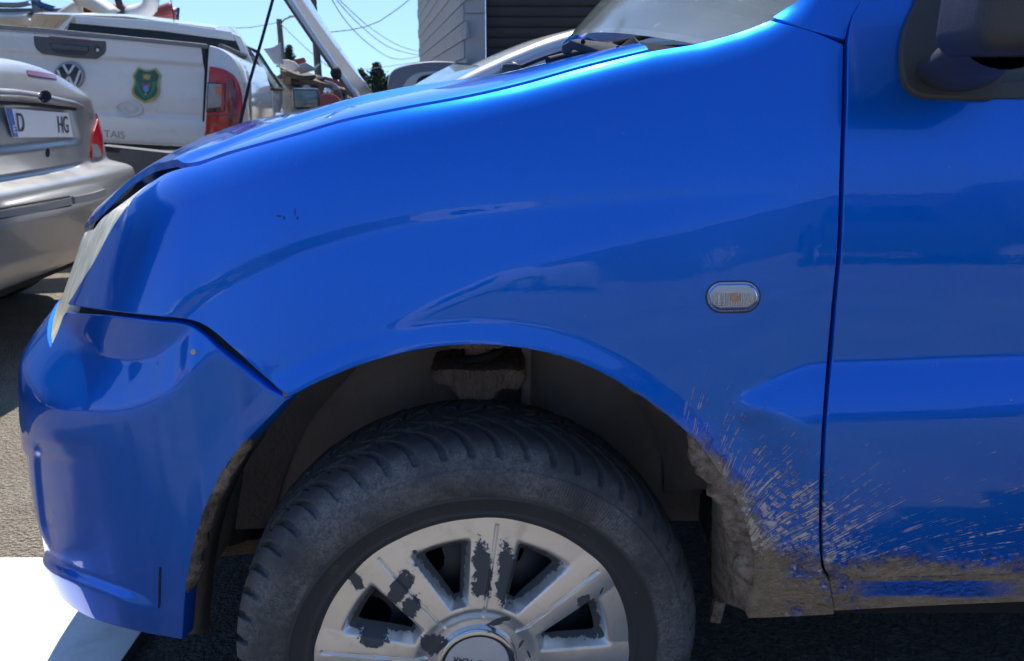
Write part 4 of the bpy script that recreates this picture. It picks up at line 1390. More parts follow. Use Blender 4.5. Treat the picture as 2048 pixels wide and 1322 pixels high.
def loft(name, curves, mat, parent, sharp=40, flip=False, ws=True):
    return link(name, grid_mesh(name, np.array(curves), sharp=sharp, flip=flip), mat, parent, ws)
def plane_text(name, s, pl, pxx, pyy, size, mat, parent, rot=0.0, off=0.002, sx=1.0, dirv=None, shear=0.0):
    n = Vector(pl.n); up = Vector((0, 0, 1)); up = (up - n * up.dot(n)).normalized(); right = up.cross(n)
    if dirv is not None:
        right = Vector(dirv).normalized(); up = n.cross(right)
    Rm = Matrix((right, up, n)).transposed().to_4x4()
    M = Matrix.Translation(Vector(pl.p(pxx, pyy, off))) @ Rm @ Matrix.Rotation(rot, 4, 'Z')
    return text_mesh(name, s, size, mat, parent, 0.0006, M, True, sx=sx)

M_white = simple('white_car_paint', (0.66, 0.67, 0.68), 0.3, coat=1.0, var=0.04, scale=3)
M_silver = simple('silver_car_paint', (0.36, 0.355, 0.345), 0.38, metal=0.45, coat=0.9, var=0.06, scale=4, coat_rough=0.06)
M_silverL = simple('pale_silver_paint', (0.55, 0.55, 0.545), 0.36, metal=0.5, coat=0.9, var=0.05, scale=4)
M_chromed = simple('dulled_chrome', (0.32, 0.33, 0.35), 0.18, metal=1.0, var=0.1)
M_trimgrey = simple('grey_bumper_trim', (0.20, 0.20, 0.20), 0.5, var=0.1)
M_dgrey = simple('dark_grey_plastic', (0.085, 0.088, 0.092), 0.55, var=0.2)
M_navy = simple('black_glossy_trim', (0.012, 0.016, 0.024), 0.2, coat=0.5)
M_darkglass = simple('tinted_car_glass', (0.008, 0.018, 0.025), 0.12, var=0.1, spec=0.25)
M_paleglass = simple('sky_lit_car_glass', (0.10, 0.16, 0.17), 0.05, var=0.1, spec=1.0)
M_red = simple('red_lamp_plastic', (0.46, 0.006, 0.010), 0.15, coat=0.5, var=0.5, scale=14)
M_dred = simple('dark_red_lamp', (0.16, 0.010, 0.016), 0.15, coat=0.8)
M_lampclear = simple('clear_lamp_plastic', (0.30, 0.30, 0.30), 0.2, coat=0.5, var=0.25, scale=40)
M_amber = simple('amber_lamp', (0.50, 0.20, 0.10), 0.2, coat=0.8)
M_tyreplain = simple('plain_tyre_rubber', (0.018, 0.018, 0.019), 0.8)
M_rimgrey = simple('grey_rim', (0.30, 0.30, 0.31), 0.4, metal=0.6)
M_plate = simple('plate_white', (0.74, 0.75, 0.76), 0.4, var=0.03)
M_plateblue = simple('plate_blue', (0.01, 0.10, 0.42), 0.4)
M_letter = simple('plate_black', (0.02, 0.02, 0.022), 0.5)
M_textgrey = simple('grey_decal', (0.16, 0.17, 0.18), 0.5)
M_emb_green = simple('badge_green', (0.012, 0.11, 0.09), 0.4)
M_emb_leaf = simple('badge_leaf_green', (0.02, 0.27, 0.12), 0.4)
M_emb_gold = simple('badge_gold', (0.42, 0.34, 0.10), 0.4)
M_emb_red = simple('badge_red', (0.50, 0.05, 0.05), 0.4)
M_emb_blue = simple('badge_blue', (0.12, 0.25, 0.60), 0.4)
M_iron = simple('dull_iron', (0.06, 0.058, 0.055), 0.6, metal=0.5)

def wheel_part(name, c, r, w, parent, ax, rim=True):
    """tyre plus rim; ax = horizontal axle direction"""
    pr_ = [(r * 0.62, -w / 2 + 0.01), (r * 0.70, -w / 2), (r * 0.93, -w / 2 + 0.005), (r, -w / 2 + 0.03), (r, w / 2 - 0.03), (r * 0.93, w / 2 - 0.005), (r * 0.62, w / 2 - 0.01)]
    v, f = lathe_data(pr_, 40)
    M = Matrix.Translation(Vector(c)) @ Vector((0, 1, 0)).rotation_difference(Vector(ax)).to_matrix().to_4x4()
    v = [M @ Vector(q) for q in v]
    o_ = link(name, mesh(name, v, f, sharp=40), M_tyreplain, parent, True)
    v, f = lathe_data([(0.0, -w / 2 + 0.03), (r * 0.2, -w / 2 + 0.025), (r * 0.5, -w / 2 + 0.035), (r * 0.6, -w / 2 + 0.01), (r * 0.66, -w / 2 + 0.005), (r * 0.6, w / 2)], 32)
    link('rim', mesh('rim', [M @ Vector(q) for q in v], f, sharp=40), M_rimgrey, o_, True)
    return o_

# ================================================================== silver saloon, rear end
class Surf:
    """rear face of a car as a (u, z) grid in world space, addressed by photo pixels"""
    def __init__(self, G, uu, vv):
        self.G, self.u, self.v = G, uu, vv
        du_ = np.gradient(G, axis=0); dv_ = np.gradient(G, axis=1)
        N_ = np.cross(du_, dv_); N_ /= np.linalg.norm(N_, axis=-1, keepdims=True)
        vw = G - np.array([0, 0, H])
        if (N_ * vw).sum(-1).mean() > 0: N_ = -N_
        self.N = N_
        self.fx, self.fy = project(G)
        bad = (N_ * vw).sum(-1) > 0
        self.fx = np.where(bad, 1e6, self.fx)
    def ev(self, A, u, v):
        a = np.clip((np.asarray(u) - self.u[0]) / (self.u[1] - self.u[0]), 0, len(self.u) - 1.001)
        b = np.clip((np.asarray(v) - self.v[0]) / (self.v[1] - self.v[0]), 0, len(self.v) - 1.001)
        i = a.astype(int); j = b.astype(int); a = (a - i)[..., None]; b = (b - j)[..., None]
        return A[i, j] * (1 - a) * (1 - b) + A[i + 1, j] * a * (1 - b) + A[i, j + 1] * (1 - a) * b + A[i + 1, j + 1] * a * b
    def uv(self, pts):
        out = []
        for q in pts:
            d = (self.fx - q[0]) ** 2 + (self.fy - q[1]) ** 2
            i, j = np.unravel_index(np.argmin(d), d.shape)
            u, v = self.u[i], self.v[j]
            for _ in range(6):
                h_ = 0.004
                P = project(self.ev(self.G, np.array([u, u + h_, u]), np.array([v, v, v + h_])))
                f0 = np.array([P[0][0] - q[0], P[1][0] - q[1]])
                J = np.array([[P[0][1] - P[0][0], P[0][2] - P[0][0]], [P[1][1] - P[1][0], P[1][2] - P[1][0]]]) / h_
                if abs(np.linalg.det(J)) < 1e-6: break
                dl = np.clip(np.linalg.solve(J, -f0), -0.02, 0.02)
                u += dl[0]; v += dl[1]
            out.append((u, v))
        return np.array(out)
    def pt(self, pxx, pyy, off=0.0):
        u, v = self.uv([(pxx, pyy)])[0]
        u = np.array(u); v = np.array(v)
        return self.ev(self.G, u, v) + self.ev(self.N, u, v) * off
    def patch(self, name, poly, mat, parent, off=0.004, step=6.0, th=0.006, spacing=0.03):
        B = self.uv(catmull(poly, step, True))
        B = resample(B, 0.02)
        lo, hi = B.min(0), B.max(0)
        gx_, gz_ = np.meshgrid(np.arange(lo[0], hi[0], spacing), np.arange(lo[1], hi[1], spacing), indexing='ij')
        ins = in_poly(gx_.ravel(), gz_.ravel(), B)
        pts = [Vector(b.tolist()) for b in B] + [Vector((float(a), float(b))) for a, b in zip(gx_.ravel()[ins], gz_.ravel()[ins])]
        vs, es, fs, ov, oe, of = delaunay_2d_cdt(pts, [], [list(range(len(B)))], 1, 1e-6)
        V2 = np.array([(v.x, v.y) for v in vs])
        P = self.ev(self.G, V2[:, 0], V2[:, 1]); N_ = self.ev(self.N, V2[:, 0], V2[:, 1])
        me = mesh(name, P + N_ * off, [tuple(f) for f in fs])
        o_ = link(name, me, mat, parent, True)
        bm = bmesh.new(); bm.from_mesh(me)
        bmesh.ops.recalc_face_normals(bm, faces=bm.faces)
        be = [e for e in bm.edges if len(e.link_faces) == 1]
        r_ = bmesh.ops.extrude_edge_only(bm, edges=be)
        kd = {}
        for v in [g for g in r_['geom'] if isinstance(g, bmesh.types.BMVert)]:
            q = np.argmin(((P + N_ * off - np.array(v.co)) ** 2).sum(1))
            v.co -= Vector(N_[q]) * (th + off)
        bm.to_mesh(me); bm.free()
        me.polygons.foreach_set('use_smooth', [True] * len(me.polygons)); me.set_sharp_from_angle(angle=R(40))
        return o_

saloon = empty('silver_saloon', (-2.6, 3.3, 0.0))
tag(saloon, 'silver saloon at the left seen from behind with chrome boot strip', 'car')
beta = R(93)
dW = np.array([math.cos(beta), math.sin(beta), 0.0])          # to the right as seen
dF = np.array([-math.sin(beta), math.cos(beta), 0.0])         # towards its bonnet
pc = np.array([0, 0, H]) + ray(80, 246) * 3.02
O_s = pc - dF * 0.10; O_s[2] = 0.0
uu = np.linspace(-0.86, 0.86, 87); vv_ = np.linspace(0.30, 1.14, 85)
xz = np.interp(vv_, [0.30, 0.33, 0.40, 0.42, 0.50, 0.56, 0.64, 0.672, 0.682, 0.70, 0.95, 0.985, 0.995, 1.03, 1.08, 1.11, 1.13, 1.14],
               [0.16, 0.06, 0.02, 0.012, -0.012, -0.03, -0.03, -0.022, 0.00, 0.085, 0.105, 0.108, 0.112, 0.126, 0.15, 0.18, 0.23, 0.30])
kb = np.array([1, 2, 1]) / 4
xz[1:-1] = np.convolve(xz, kb, 'valid')
UU, VV = np.meshgrid(uu, vv_, indexing='ij')
corner = 0.05 * (UU / 0.86) ** 2 + 0.26 * np.clip((np.abs(UU) - 0.60) / 0.26, 0, 1) ** 2.4
corner = corner + 0.10 * np.clip((np.abs(UU) - 0.55) / 0.31, 0, 1) ** 2.4 * (1 - smooth01(VV, 0.66, 0.72))
narrow = 0.905 - 0.03 * smooth01(VV, 0.66, 0.72) - 0.10 * np.clip((VV - 0.80) / 0.34, 0, 1) ** 1.5
drop = 0.15 * np.clip(np.abs(UU) / 0.86, 0, 1) ** 2.6 * smooth01(VV, 0.95, 1.14)
rec = 0.022 * (1 - smooth01(np.abs(UU), 0.30, 0.36)) * smooth01(VV, 0.79, 0.81) * (1 - smooth01(VV, 0.955, 0.97))
Xl = xz[None, :] + corner + rec
GS = O_s + dW * (UU * narrow)[..., None] + dF * Xl[..., None]
GS[..., 2] = VV - drop
rear = Surf(GS, uu, vv_)
link('boot_and_bumper', grid_mesh('boot_and_bumper', GS, sharp=55), M_silver, saloon, True)
# sides, boot top and cabin going forward
def ring(l, zt, wdt, zb=0.34):
    pts = []
    for (w, z) in ((-wdt, zb), (-wdt * 1.02, 0.55), (-wdt, 0.80), (-wdt * 0.93, zt - 0.06), (-wdt * 0.80, zt), (0, zt + 0.02), (wdt * 0.80, zt), (wdt * 0.93, zt - 0.06), (wdt, 0.80), (wdt * 1.02, 0.55), (wdt, zb)):
        pts.append(O_s + dW * w + dF * l + np.array([0, 0, z]))
    return pts
loft('side_body', [ring(0.36, 1.07, 0.83), ring(0.6, 1.12, 0.855), ring(0.9, 1.13, 0.86), ring(2.0, 0.98, 0.86), ring(3.2, 0.96, 0.86), ring(4.0, 0.86, 0.82), ring(4.25, 0.60, 0.70)], M_silver, saloon)
cab = []
for l, zt, w in ((0.75, 1.12, 0.70), (1.3, 1.40, 0.60), (1.9, 1.45, 0.60), (2.6, 1.40, 0.58), (3.3, 0.98, 0.72)):
    cab.append([O_s + dW * (w * 1.15) * k_ + dF * l + np.array([0, 0, 1.0 if abs(k_) == 1 else zt]) if abs(k_) == 1 else O_s + dW * w * k_ + dF * l + np.array([0, 0, zt]) for k_ in (-1, -0.95, -0.5, 0, 0.5, 0.95, 1)])
loft('cabin', cab, M_darkglass, saloon)
for l in (0.85, 3.45):
    for sgn in (-1, 1):
        wheel_part('road_wheel', O_s + dW * 0.74 * sgn + dF * l + np.array([0, 0, 0.30]), 0.30, 0.19, saloon, tuple(dW))
box('underbody', O_s + dF * 2.15 + np.array([0, 0, 0.36]), (1.5, 4.0, 0.16), M_under, saloon, rot=Matrix.Rotation(beta, 3, 'Z'), ws=True)
# lamps, chrome, badge, plate
rear.patch('rear_lamp', [(190, 207, 'c'), (197, 230), (203, 275), (203, 314, 'c'), (181, 317, 'c'), (180, 300), (185, 265, 'c'), (193, 238)], M_red, saloon, 0.006)
rear.patch('reversing_lamp', [(181, 288, 'c'), (190, 290), (197, 302), (199, 314, 'c'), (182, 316, 'c')], M_lampclear, saloon, 0.009)
rear.patch('brake_light', [(52, 141, 'c'), (80, 145), (110, 151, 'c'), (113, 159, 'c'), (85, 155), (55, 150, 'c')], M_dred, saloon, 0.004)
tube('chrome_strip', [rear.pt(x_, y_, 0.004) for x_, y_ in ((-20, 188), (30, 190), (70, 195), (110, 201), (145, 208), (164, 214))], [0.020, 0.020, 0.020, 0.018, 0.014, 0.006], M_rimgrey, saloon, n=10, ws=True)
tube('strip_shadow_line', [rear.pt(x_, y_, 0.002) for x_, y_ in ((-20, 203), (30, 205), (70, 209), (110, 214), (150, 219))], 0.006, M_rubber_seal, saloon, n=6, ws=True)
bpl = Plane(rear.pt(90, 193, 0.024), -dF + np.array([0, 0, 0.15]))
bd = bpl.slab('maker_badge', ellipse(90, 193, 13, 12.5), 0.006, M_chrome, saloon, 0.0)
bpl.slab('badge_centre', ellipse(90, 193, 8.2, 7.8), 0.003, M_navy, bd, 0.002)
plate_pl = Plane(rear.pt(78, 246, 0.012), -dF * 0.98 + np.array([0, 0, -0.05]))
plate = plate_pl.slab('number_plate', [(11, 216), (137, 226), (146, 274), (27, 275)], 0.004, M_plate, saloon, 0.0)
plate_pl.slab('plate_band', [(12.5, 217), (24, 218), (37, 274), (28, 274)], 0.002, M_plateblue, plate, 0.003)
drv = plate_pl.p(146, 274) - plate_pl.p(27, 275)
plane_text('plate_letter', 'E', plate_pl, 29, 259, 0.04, M_plate, plate, off=0.0045, dirv=drv)
plane_text('plate_characters', 'D', plate_pl, 42, 247, 0.098, M_letter, plate, off=0.0035, dirv=drv, sx=0.72)
plane_text('plate_characters', 'HG', plate_pl, 127, 251, 0.098, M_letter, plate, off=0.0035, dirv=drv, sx=0.62)
tdi = Plane(rear.pt(182, 234, 0.0), rear.ev(rear.N, *[np.array(q) for q in rear.uv([(182, 234)])[0]]))
plane_text('boot_lettering', 'TiD', tdi, 182, 233, 0.042, M_textgrey, saloon, off=0.006)
rear.patch('lock_cover', ellipse(95, 306, 4, 9), M_navy, saloon, 0.002, step=3, th=0.002, spacing=0.02)
rear.patch('bumper_trim', [(-40, 426, 'c'), (60, 411), (136, 395, 'c'), (138, 409, 'c'), (60, 426), (-40, 441, 'c')], M_trimgrey, saloon, 0.014, th=0.02)
rear.patch('bumper_trim', [(142, 393, 'c'), (175, 387), (205, 378, 'c'), (205, 391), (178, 401), (143, 408, 'c')], M_trimgrey, saloon, 0.014, th=0.02)
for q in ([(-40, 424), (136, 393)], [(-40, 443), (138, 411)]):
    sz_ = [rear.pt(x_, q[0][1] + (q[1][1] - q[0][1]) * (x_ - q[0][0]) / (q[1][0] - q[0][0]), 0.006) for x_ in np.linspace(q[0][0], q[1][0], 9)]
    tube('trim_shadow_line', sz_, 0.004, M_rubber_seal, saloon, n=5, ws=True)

# ================================================================== white pickup
pick = empty('white_pickup', (-2.6, 6.4, 0.0))
tag(pick, 'white pickup with a green crest on its tailgate and red tail lamp', 'pickup truck')
bp = R(10)
pW = np.array([math.cos(bp), math.sin(bp), -0.064]); pW /= np.linalg.norm(pW)
pF = np.array([-math.sin(bp), math.cos(bp), 0.0])
O_p = np.array([0, 0, H]) + ray(140, 152) * 4.4
TG = Plane(O_p, np.cross(pW, np.cross(pW, pF)))
TG = Plane(O_p, -(pF - pW * np.dot(pF, pW)))
CABR = Plane(O_p + pF * 1.25, TG.n)
SIDE = Plane(TG.p(414, 150) + pW * 0.135 + pF * 0.05, -pW)
SIDE.n = pW / np.linalg.norm(pW)
def tgp(w, z, l=0.0): return O_p + pW * w + np.array([0, 0, z]) + pF * l
# tailgate: pressed sheet with a spoiler lip, a shoulder crease and a lower swage
wl = np.linspace(-0.78, 0.735, 40)
edge_y = [(-60, 46), (100, 57), (410, 88)]
zs = [(0.222, 0.03), (0.220, -0.006), (0.212, -0.016), (0.195, -0.012), (0.150, -0.008), (0.118, -0.006), (0.100, 0.006), (0.02, 0.008), (-0.10, 0.008), (-0.16, 0.012), (-0.185, 0.016), (-0.21, 0.006), (-0.28, 0.0), (-0.355, 0.004), (-0.365, 0.03)]
zs = catmull(zs, 0.012)
tail = loft('tailgate', [[tgp(w, z, l) for z, l in zs] for w in wl], M_white, pick, sharp=60)
TGs = Plane(O_p + pF * 0.004, TG.n)
TGs.slab('top_trim', [(-60, 45), (100, 57), (414, 88), (414, 97), (100, 66), (-60, 54)], 0.03, M_trimgrey, pick, 0.028, bevel=0.004)
hp = TGs.slab('handle_panel', [(66, 66, 'c'), (140, 72), (212, 78, 'c'), (210, 104), (192, 118, 'c'), (140, 115), (84, 108, 'c'), (70, 94)], 0.02, M_dgrey, pick, 0.018, smooth_step=4, bevel=0.002)
TGs.slab('brake_light', [(98, 72), (180, 80), (180, 84), (100, 77)], 0.01, M_dred, hp, 0.022)
TGs.slab('handle_recess', [(99, 86, 'c'), (178, 93, 'c'), (176, 104), (166, 110), (120, 108), (104, 100)], 0.004, M_navy, hp, 0.0195, smooth_step=4)
TGs.slab('handle_bar', [(102, 87), (176, 94), (175, 103), (103, 97)], 0.01, M_dgrey, hp, 0.03, bevel=0.003)
TGs.slab('lock_surround', ellipse(194, 99, 6.5, 7.5), 0.005, M_navy, hp, 0.022)
TGs.slab('lock_barrel', ellipse(195, 100, 3.2, 3.6), 0.006, M_chrome, hp, 0.026)
em = TGs.slab('round_emblem', ellipse(137, 152, 30, 29), 0.012, M_rimgrey, pick, 0.016, bevel=0.002)
TGs.slab('emblem_field', ellipse(137, 152, 25.5, 24.5), 0.006, M_navy, em, 0.018)
M_embwhite = simple('emblem_white', (0.55, 0.60, 0.68), 0.3, metal=0.3)
def stroke(pl, pts, w, off, parent, name='emblem_bar', mat=None):
    for (a, b) in zip(pts[:-1], pts[1:]):
        dx, dy = b[0] - a[0], b[1] - a[1]; L_ = math.hypot(dx, dy); nx_, ny_ = -dy / L_ * w / 2, dx / L_ * w / 2
        pl.slab(name, [(a[0] + nx_, a[1] + ny_), (b[0] + nx_, b[1] + ny_), (b[0] - nx_, b[1] - ny_), (a[0] - nx_, a[1] - ny_)], 0.004, mat or M_embwhite, parent, off)
stroke(TGs, [(126, 129), (137, 148), (148, 130)], 4.5, 0.022, em)
stroke(TGs, [(115, 140), (127, 173), (137, 153), (148, 174), (160, 141)], 4.5, 0.0225, em)
# crest
sh_ = TGs.slab('crest', [(276, 134, 'c'), (294, 140), (312, 136, 'c'), (322, 152, 'c'), (317, 165), (319, 182), (312, 197), (290, 207, 'c'), (270, 195), (263, 182), (268, 165), (265, 151, 'c')], 0.003, M_emb_gold, pick, 0.009, smooth_step=4)
TGs.slab('crest_field', [(278, 138, 'c'), (294, 143.5), (310, 140, 'c'), (318, 152.5, 'c'), (313.5, 166), (315, 182), (308, 193.5), (290, 202.5, 'c'), (273.5, 192), (267.5, 181), (272, 165), (269, 152.5, 'c')], 0.002, M_emb_green, sh_, 0.0105, smooth_step=4)
TGs.slab('crown', [(286, 148, 'c'), (290, 151), (293, 146.5, 'c'), (297, 151), (301, 149, 'c'), (299.5, 159, 'c'), (287, 158, 'c')], 0.002, M_emb_gold, sh_, 0.012)
for k_ in range(6):
    for sgn in (-1, 1):
        a_ = R(200 + k_ * 26)
        cx_, cy_ = 291.5 + sgn * (17 - 0.4 * k_) * abs(math.cos(R(-10 + k_ * 16))), 166 + k_ * 5.2
        TGs.slab('leaf', ellipse(cx_, cy_, 5.5, 1.7, 8, R(sgn * (-38 - k_ * 3))), 0.001, M_emb_leaf, sh_, 0.012)
TGs.slab('crest_shield', [(286, 170, 'c'), (298, 170, 'c'), (297, 180), (292, 185), (287, 180)], 0.001, M_emb_blue, sh_, 0.0125, smooth_step=3)
TGs.slab('crest_flag', [(284, 166), (291, 167), (289, 174), (285, 173)], 0.001, M_emb_red, sh_, 0.0128)
TGs.slab('crest_flag', [(295, 167), (301, 166), (300, 173), (297, 174)], 0.001, M_emb_red, sh_, 0.0128)
TGs.slab('crest_star', ellipse(291, 188.5, 2.4, 2.4, 8), 0.001, M_emb_gold, sh_, 0.0125)
# pressed oval and lettering
ov_ = [TGs.p(q[0], q[1], 0.004) for q in catmull([(240, 206), (262, 203), (280, 211), (282, 224), (262, 232), (243, 228), (233, 217)], 3, True)]
tube('pressed_oval', ov_ + [ov_[0]], 0.0045, M_white, pick, n=8, ws=True)
ov_ = [TGs.p(q[0], q[1], 0.004) for q in catmull([(248, 213), (262, 211), (271, 216), (270, 222), (258, 225), (247, 220)], 3, True)]
tube('pressed_oval', ov_ + [ov_[0]], 0.0035, M_white, pick, n=8, ws=True)
drv = TGs.p(252, 273) - TGs.p(205, 269)
plane_text('tailgate_lettering', 'TAIS', TGs, 229, 269.5, 0.058, M_textgrey, pick, off=0.004, dirv=drv)
# dark gap, tail lamp and rear corner
TGs.slab('tailgate_gap', [(411, 88), (417, 88), (411, 268), (404, 268)], 0.03, M_rubber_seal, pick, -0.002)
lampP = [(418, 132, 'c'), (446, 138), (466, 150), (478, 168, 'c'), (484, 200), (480, 245), (470, 290, 'c'), (404, 290, 'c'), (410, 262, 'c')]
cornerP = [(417, 90, 'c'), (440, 97), (462, 112), (476, 132), (486, 165, 'c'), (490, 300, 'c'), (404, 300, 'c')]
TGs.slab('rear_corner', cornerP, 0.30, M_white, pick, 0.004, smooth_step=6, bevel=0.02, ext=pF * 0.35)
lamp = TGs.slab('tail_lamp', lampP, 0.05, M_red, pick, 0.022, smooth_step=5, bevel=0.008)
TGs.slab('lamp_frame', [(415, 164), (452, 166), (450, 222), (412, 225)], 0.01, M_navy, lamp, 0.026, bevel=0.002)
TGs.slab('lamp_clear', [(417, 167), (445, 168), (443, 214), (414, 217)], 0.01, M_lampclear, lamp, 0.034, bevel=0.003)
TGs.slab('lamp_amber', [(431, 171), (444, 172), (443, 190), (430, 190)], 0.004, M_amber, lamp, 0.037)
TGs.slab('lamp_inner', [(455, 150), (468, 160), (474, 185), (475, 240), (468, 262), (456, 262)], 0.006, M_dred, lamp, 0.0235, bevel=0.002)
TGs.slab('lamp_rib', [(414, 228), (470, 226), (470, 231), (413, 233)], 0.006, M_dred, lamp, 0.0245, bevel=0.001)
TGs.slab('lamp_glint_bar', [(433, 160), (449, 163), (447, 221), (442, 221), (444, 167), (433, 165)], 0.003, M_red, lamp, 0.036)
# lower bumper
TGs.slab('rear_bumper', [(190, 292), (320, 306), (500, 320), (500, 420), (190, 420)], 0.2, M_dgrey, pick, 0.05, bevel=0.01)
TGs.slab('tow_eye_cover', [(203, 293), (240, 297), (238, 306), (204, 303)], 0.004, M_cowl, pick, 0.053)
TGs.slab('bumper_slot', [(210, 295), (219, 293), (227, 297), (219, 301)], 0.004, M_rubber_seal, pick, 0.056)
# load bed side and cab
def pk(w, l, z): return O_p + pW * w + pF * l + np.array([0, 0, z])
bw0 = np.dot(TG.p(414, 150) - O_p, pW)
loft('bed_side', [[pk(bw0 + 0.10, l, -0.5), pk(bw0 + 0.155, l, -0.2), pk(bw0 + 0.15, l, 0.02), pk(bw0 + 0.12, l, 0.17 - 0.01 * l), pk(bw0 + 0.05, l, 0.225 - 0.015 * l), pk(bw0 - 0.03, l, 0.225 - 0.015 * l)] for l in np.linspace(0.2, 1.75, 12)], M_white, pick, sharp=50)
tube('bed_rail', [pk(bw0 + 0.055, l, 0.24 - 0.015 * l) for l in np.linspace(0.25, 1.6, 6)], 0.016, M_dgrey, pick, ws=True)
cabz = {}
def cabring(l, zr, wr=0.60, wb=bw0 + 0.13):
    return [pk(-wb, l, -0.45), pk(-wb, l, -0.02), pk(-wr - 0.05, l, zr - 0.08), pk(-wr, l, zr), pk(0, l, zr + 0.03), pk(wr, l, zr), pk(wr + 0.05, l, zr - 0.08), pk(wb, l, -0.02), pk(wb, l, -0.45)]
cb = CABR
zr_ = np.dot(cb.p(300, 42) - O_p, np.array([0, 0, 1])) + 0.02
loft('cab', [cabring(1.27, zr_ - 0.02), cabring(1.45, zr_ + 0.01), cabring(2.2, zr_ + 0.06), cabring(2.9, zr_ + 0.02, 0.55), cabring(3.8, 0.05, 0.70), cabring(5.0, -0.02, 0.66), cabring(5.2, -0.3, 0.6)], M_white, pick, sharp=50)
rwin = cb.slab('rear_window', [(140, 46), (300, 58), (474, 80), (500, 150), (430, 150), (120, 95)], 0.02, M_darkglass, pick, 0.01)
cb.slab('roof_spoiler', [(150, 31), (320, 42), (462, 63), (468, 74), (470, 82), (320, 62), (150, 47)], 0.10, M_white, pick, 0.035, bevel=0.006)
cb.slab('cab_post', [(143, 30), (150, 31), (126, 62), (112, 60)], 0.03, M_white, pick, 0.03, bevel=0.004)
cb.slab('cab_post', [(464, 66), (480, 72), (512, 140), (498, 140)], 0.05, M_white, pick, 0.03, bevel=0.008)
def sidewin(name, l0, l1, mat, par):
    q = []
    for (l, f) in ((l0, 0.06), (l0 + 0.10, 0.9), (l1 - 0.02, 0.9), (l1, 0.06)):
        w = (bw0 + 0.13) * (1 - f) + 0.65 * f; z = -0.02 * (1 - f) + (zr_ - 0.06) * f
        q.append(pk(w + 0.012, l, z))
    o_ = link(name, bm_mesh(name, slab_data(q, -pW * 0.01)), mat, par, True)
    tube('window_seal', q + [q[0]], 0.016, M_rubber_seal, o_, n=6, ws=True)
    return o_
sidewin('side_window', 1.45, 2.02, M_paleglass, pick)
sidewin('side_window', 2.10, 2.85, M_paleglass, pick)
plane_text('bed_number', '505', Plane(pk(bw0 + 0.158, 0.6, -0.05), pW), 499, 206, 0.16, M_textgrey, pick, off=0.012, dirv=pF)
wm_ = box('wing_mirror', pk(bw0 + 0.33, 3.05, -0.07), (0.26, 0.12, 0.20), M_navy, pick, rot=Matrix.Rotation(bp, 3, 'Z'), bevel=0.03, ws=True)
box('mirror_glass', pk(bw0 + 0.33, 2.985, -0.07), (0.21, 0.012, 0.15), M_paleglass, wm_, rot=Matrix.Rotation(bp, 3, 'Z'), bevel=0.004, ws=True)
tube('roof_aerial', [cb.p(322, 32, 0.0) + pF * 0.4, cb.p(313, -20, 0.0) + pF * 0.4], [0.006, 0.003], M_rubber_seal, pick, n=6, ws=True)
lathe('aerial_base', [(0.0, 0.03), (0.02, 0.028), (0.05, 0.0)], M_rubber_seal, pick, n=16, axis='Z', loc=cb.p(322, 36, 0.0) + pF * 0.4, ws=True)
for l in (0.65, 3.9):
    for sgn in (-1, 1):
        g_ = pk(0.72 * sgn, l, 0.0); g_[2] = 0.40
        wheel_part('road_wheel', g_, 0.40, 0.26, pick, tuple(Vector((pW[0], pW[1], 0)).normalized()))
chs = pk(0, 2.3, 0); chs[2] = 0.52
box('chassis', chs, (1.4, 4.4, 0.22), M_under, pick, rot=Matrix.Rotation(bp, 3, 'Z'), ws=True)
# ================================================================== pale car with its bonnet up, behind the blue van
hatch = empty('open_bonnet_car', (0.4, 3.9, 0.0))
tag(hatch, 'pale silver car behind the blue van with its bonnet propped open', 'car')
hW = np.array([-0.13, 0.99, 0.0])            # across the car, away from us
hF = np.array([-0.99, -0.13, 0.0])           # towards its nose
def hy(pxx, pyy, off=0.0): return plane_pt(pxx, pyy, np.array([-0.64, 3.2 + off, 1.0]), hW)
# raised bonnet: curved sheet running up and forward from its hinge
near = [(718, 196), (690, 158), (664, 122), (636, 82), (606, 38), (578, -4), (546, -56), (520, -100)]
bon = []
for (x_, y_) in near:
    a_ = hy(x_, y_)
    row = []
    for t in np.linspace(0, 1, 15):
        w = 1.32 * t
        bow = 0.05 * (1 - (2 * t - 1) ** 2)
        row.append(a_ + hW * w + np.array([0.62, 0, 0.6]) * bow * 0.8)
    bon.append(row)
bon = np.array(bon)
bonnet_up = link('raised_bonnet', grid_mesh('raised_bonnet', bon, flip=True), M_silverL, hatch, True)
mod = bonnet_up.modifiers.new('thick', 'SOLIDIFY'); mod.thickness = 0.012; mod.offset = -1
# inner frame flange seen as the dark strip along the near edge
fl_ = []
for (x_, y_) in near:
    a_ = hy(x_, y_) + hW * 0.006
    b_ = hy(x_ - 13, y_ + 3) + hW * 0.03
    fl_.append([a_, (a_ + b_) / 2 + hW * 0.002, b_, b_ + hW * 0.25])
loft('bonnet_frame', fl_, M_dgrey, bonnet_up, sharp=60)
bm = bmesh.new()
bmesh.ops.create_icosphere(bm, subdivisions=2, radius=0.028, matrix=Matrix.Translation(Vector(hy(672, 146))) @ Matrix.Diagonal((0.8, 1, 1, 1)))
link('bonnet_buffer', bm_mesh('bonnet_buffer', bm), M_rubber_seal, bonnet_up, True)
tube('bonnet_prop', [hy(477, 262, -0.25), hy(500, 160, -0.2), hy(524, 78, -0.15), hy(548, -10, -0.1), hy(560, -50, -0.1)], 0.006, M_rubber_seal, hatch, n=8, ws=True)
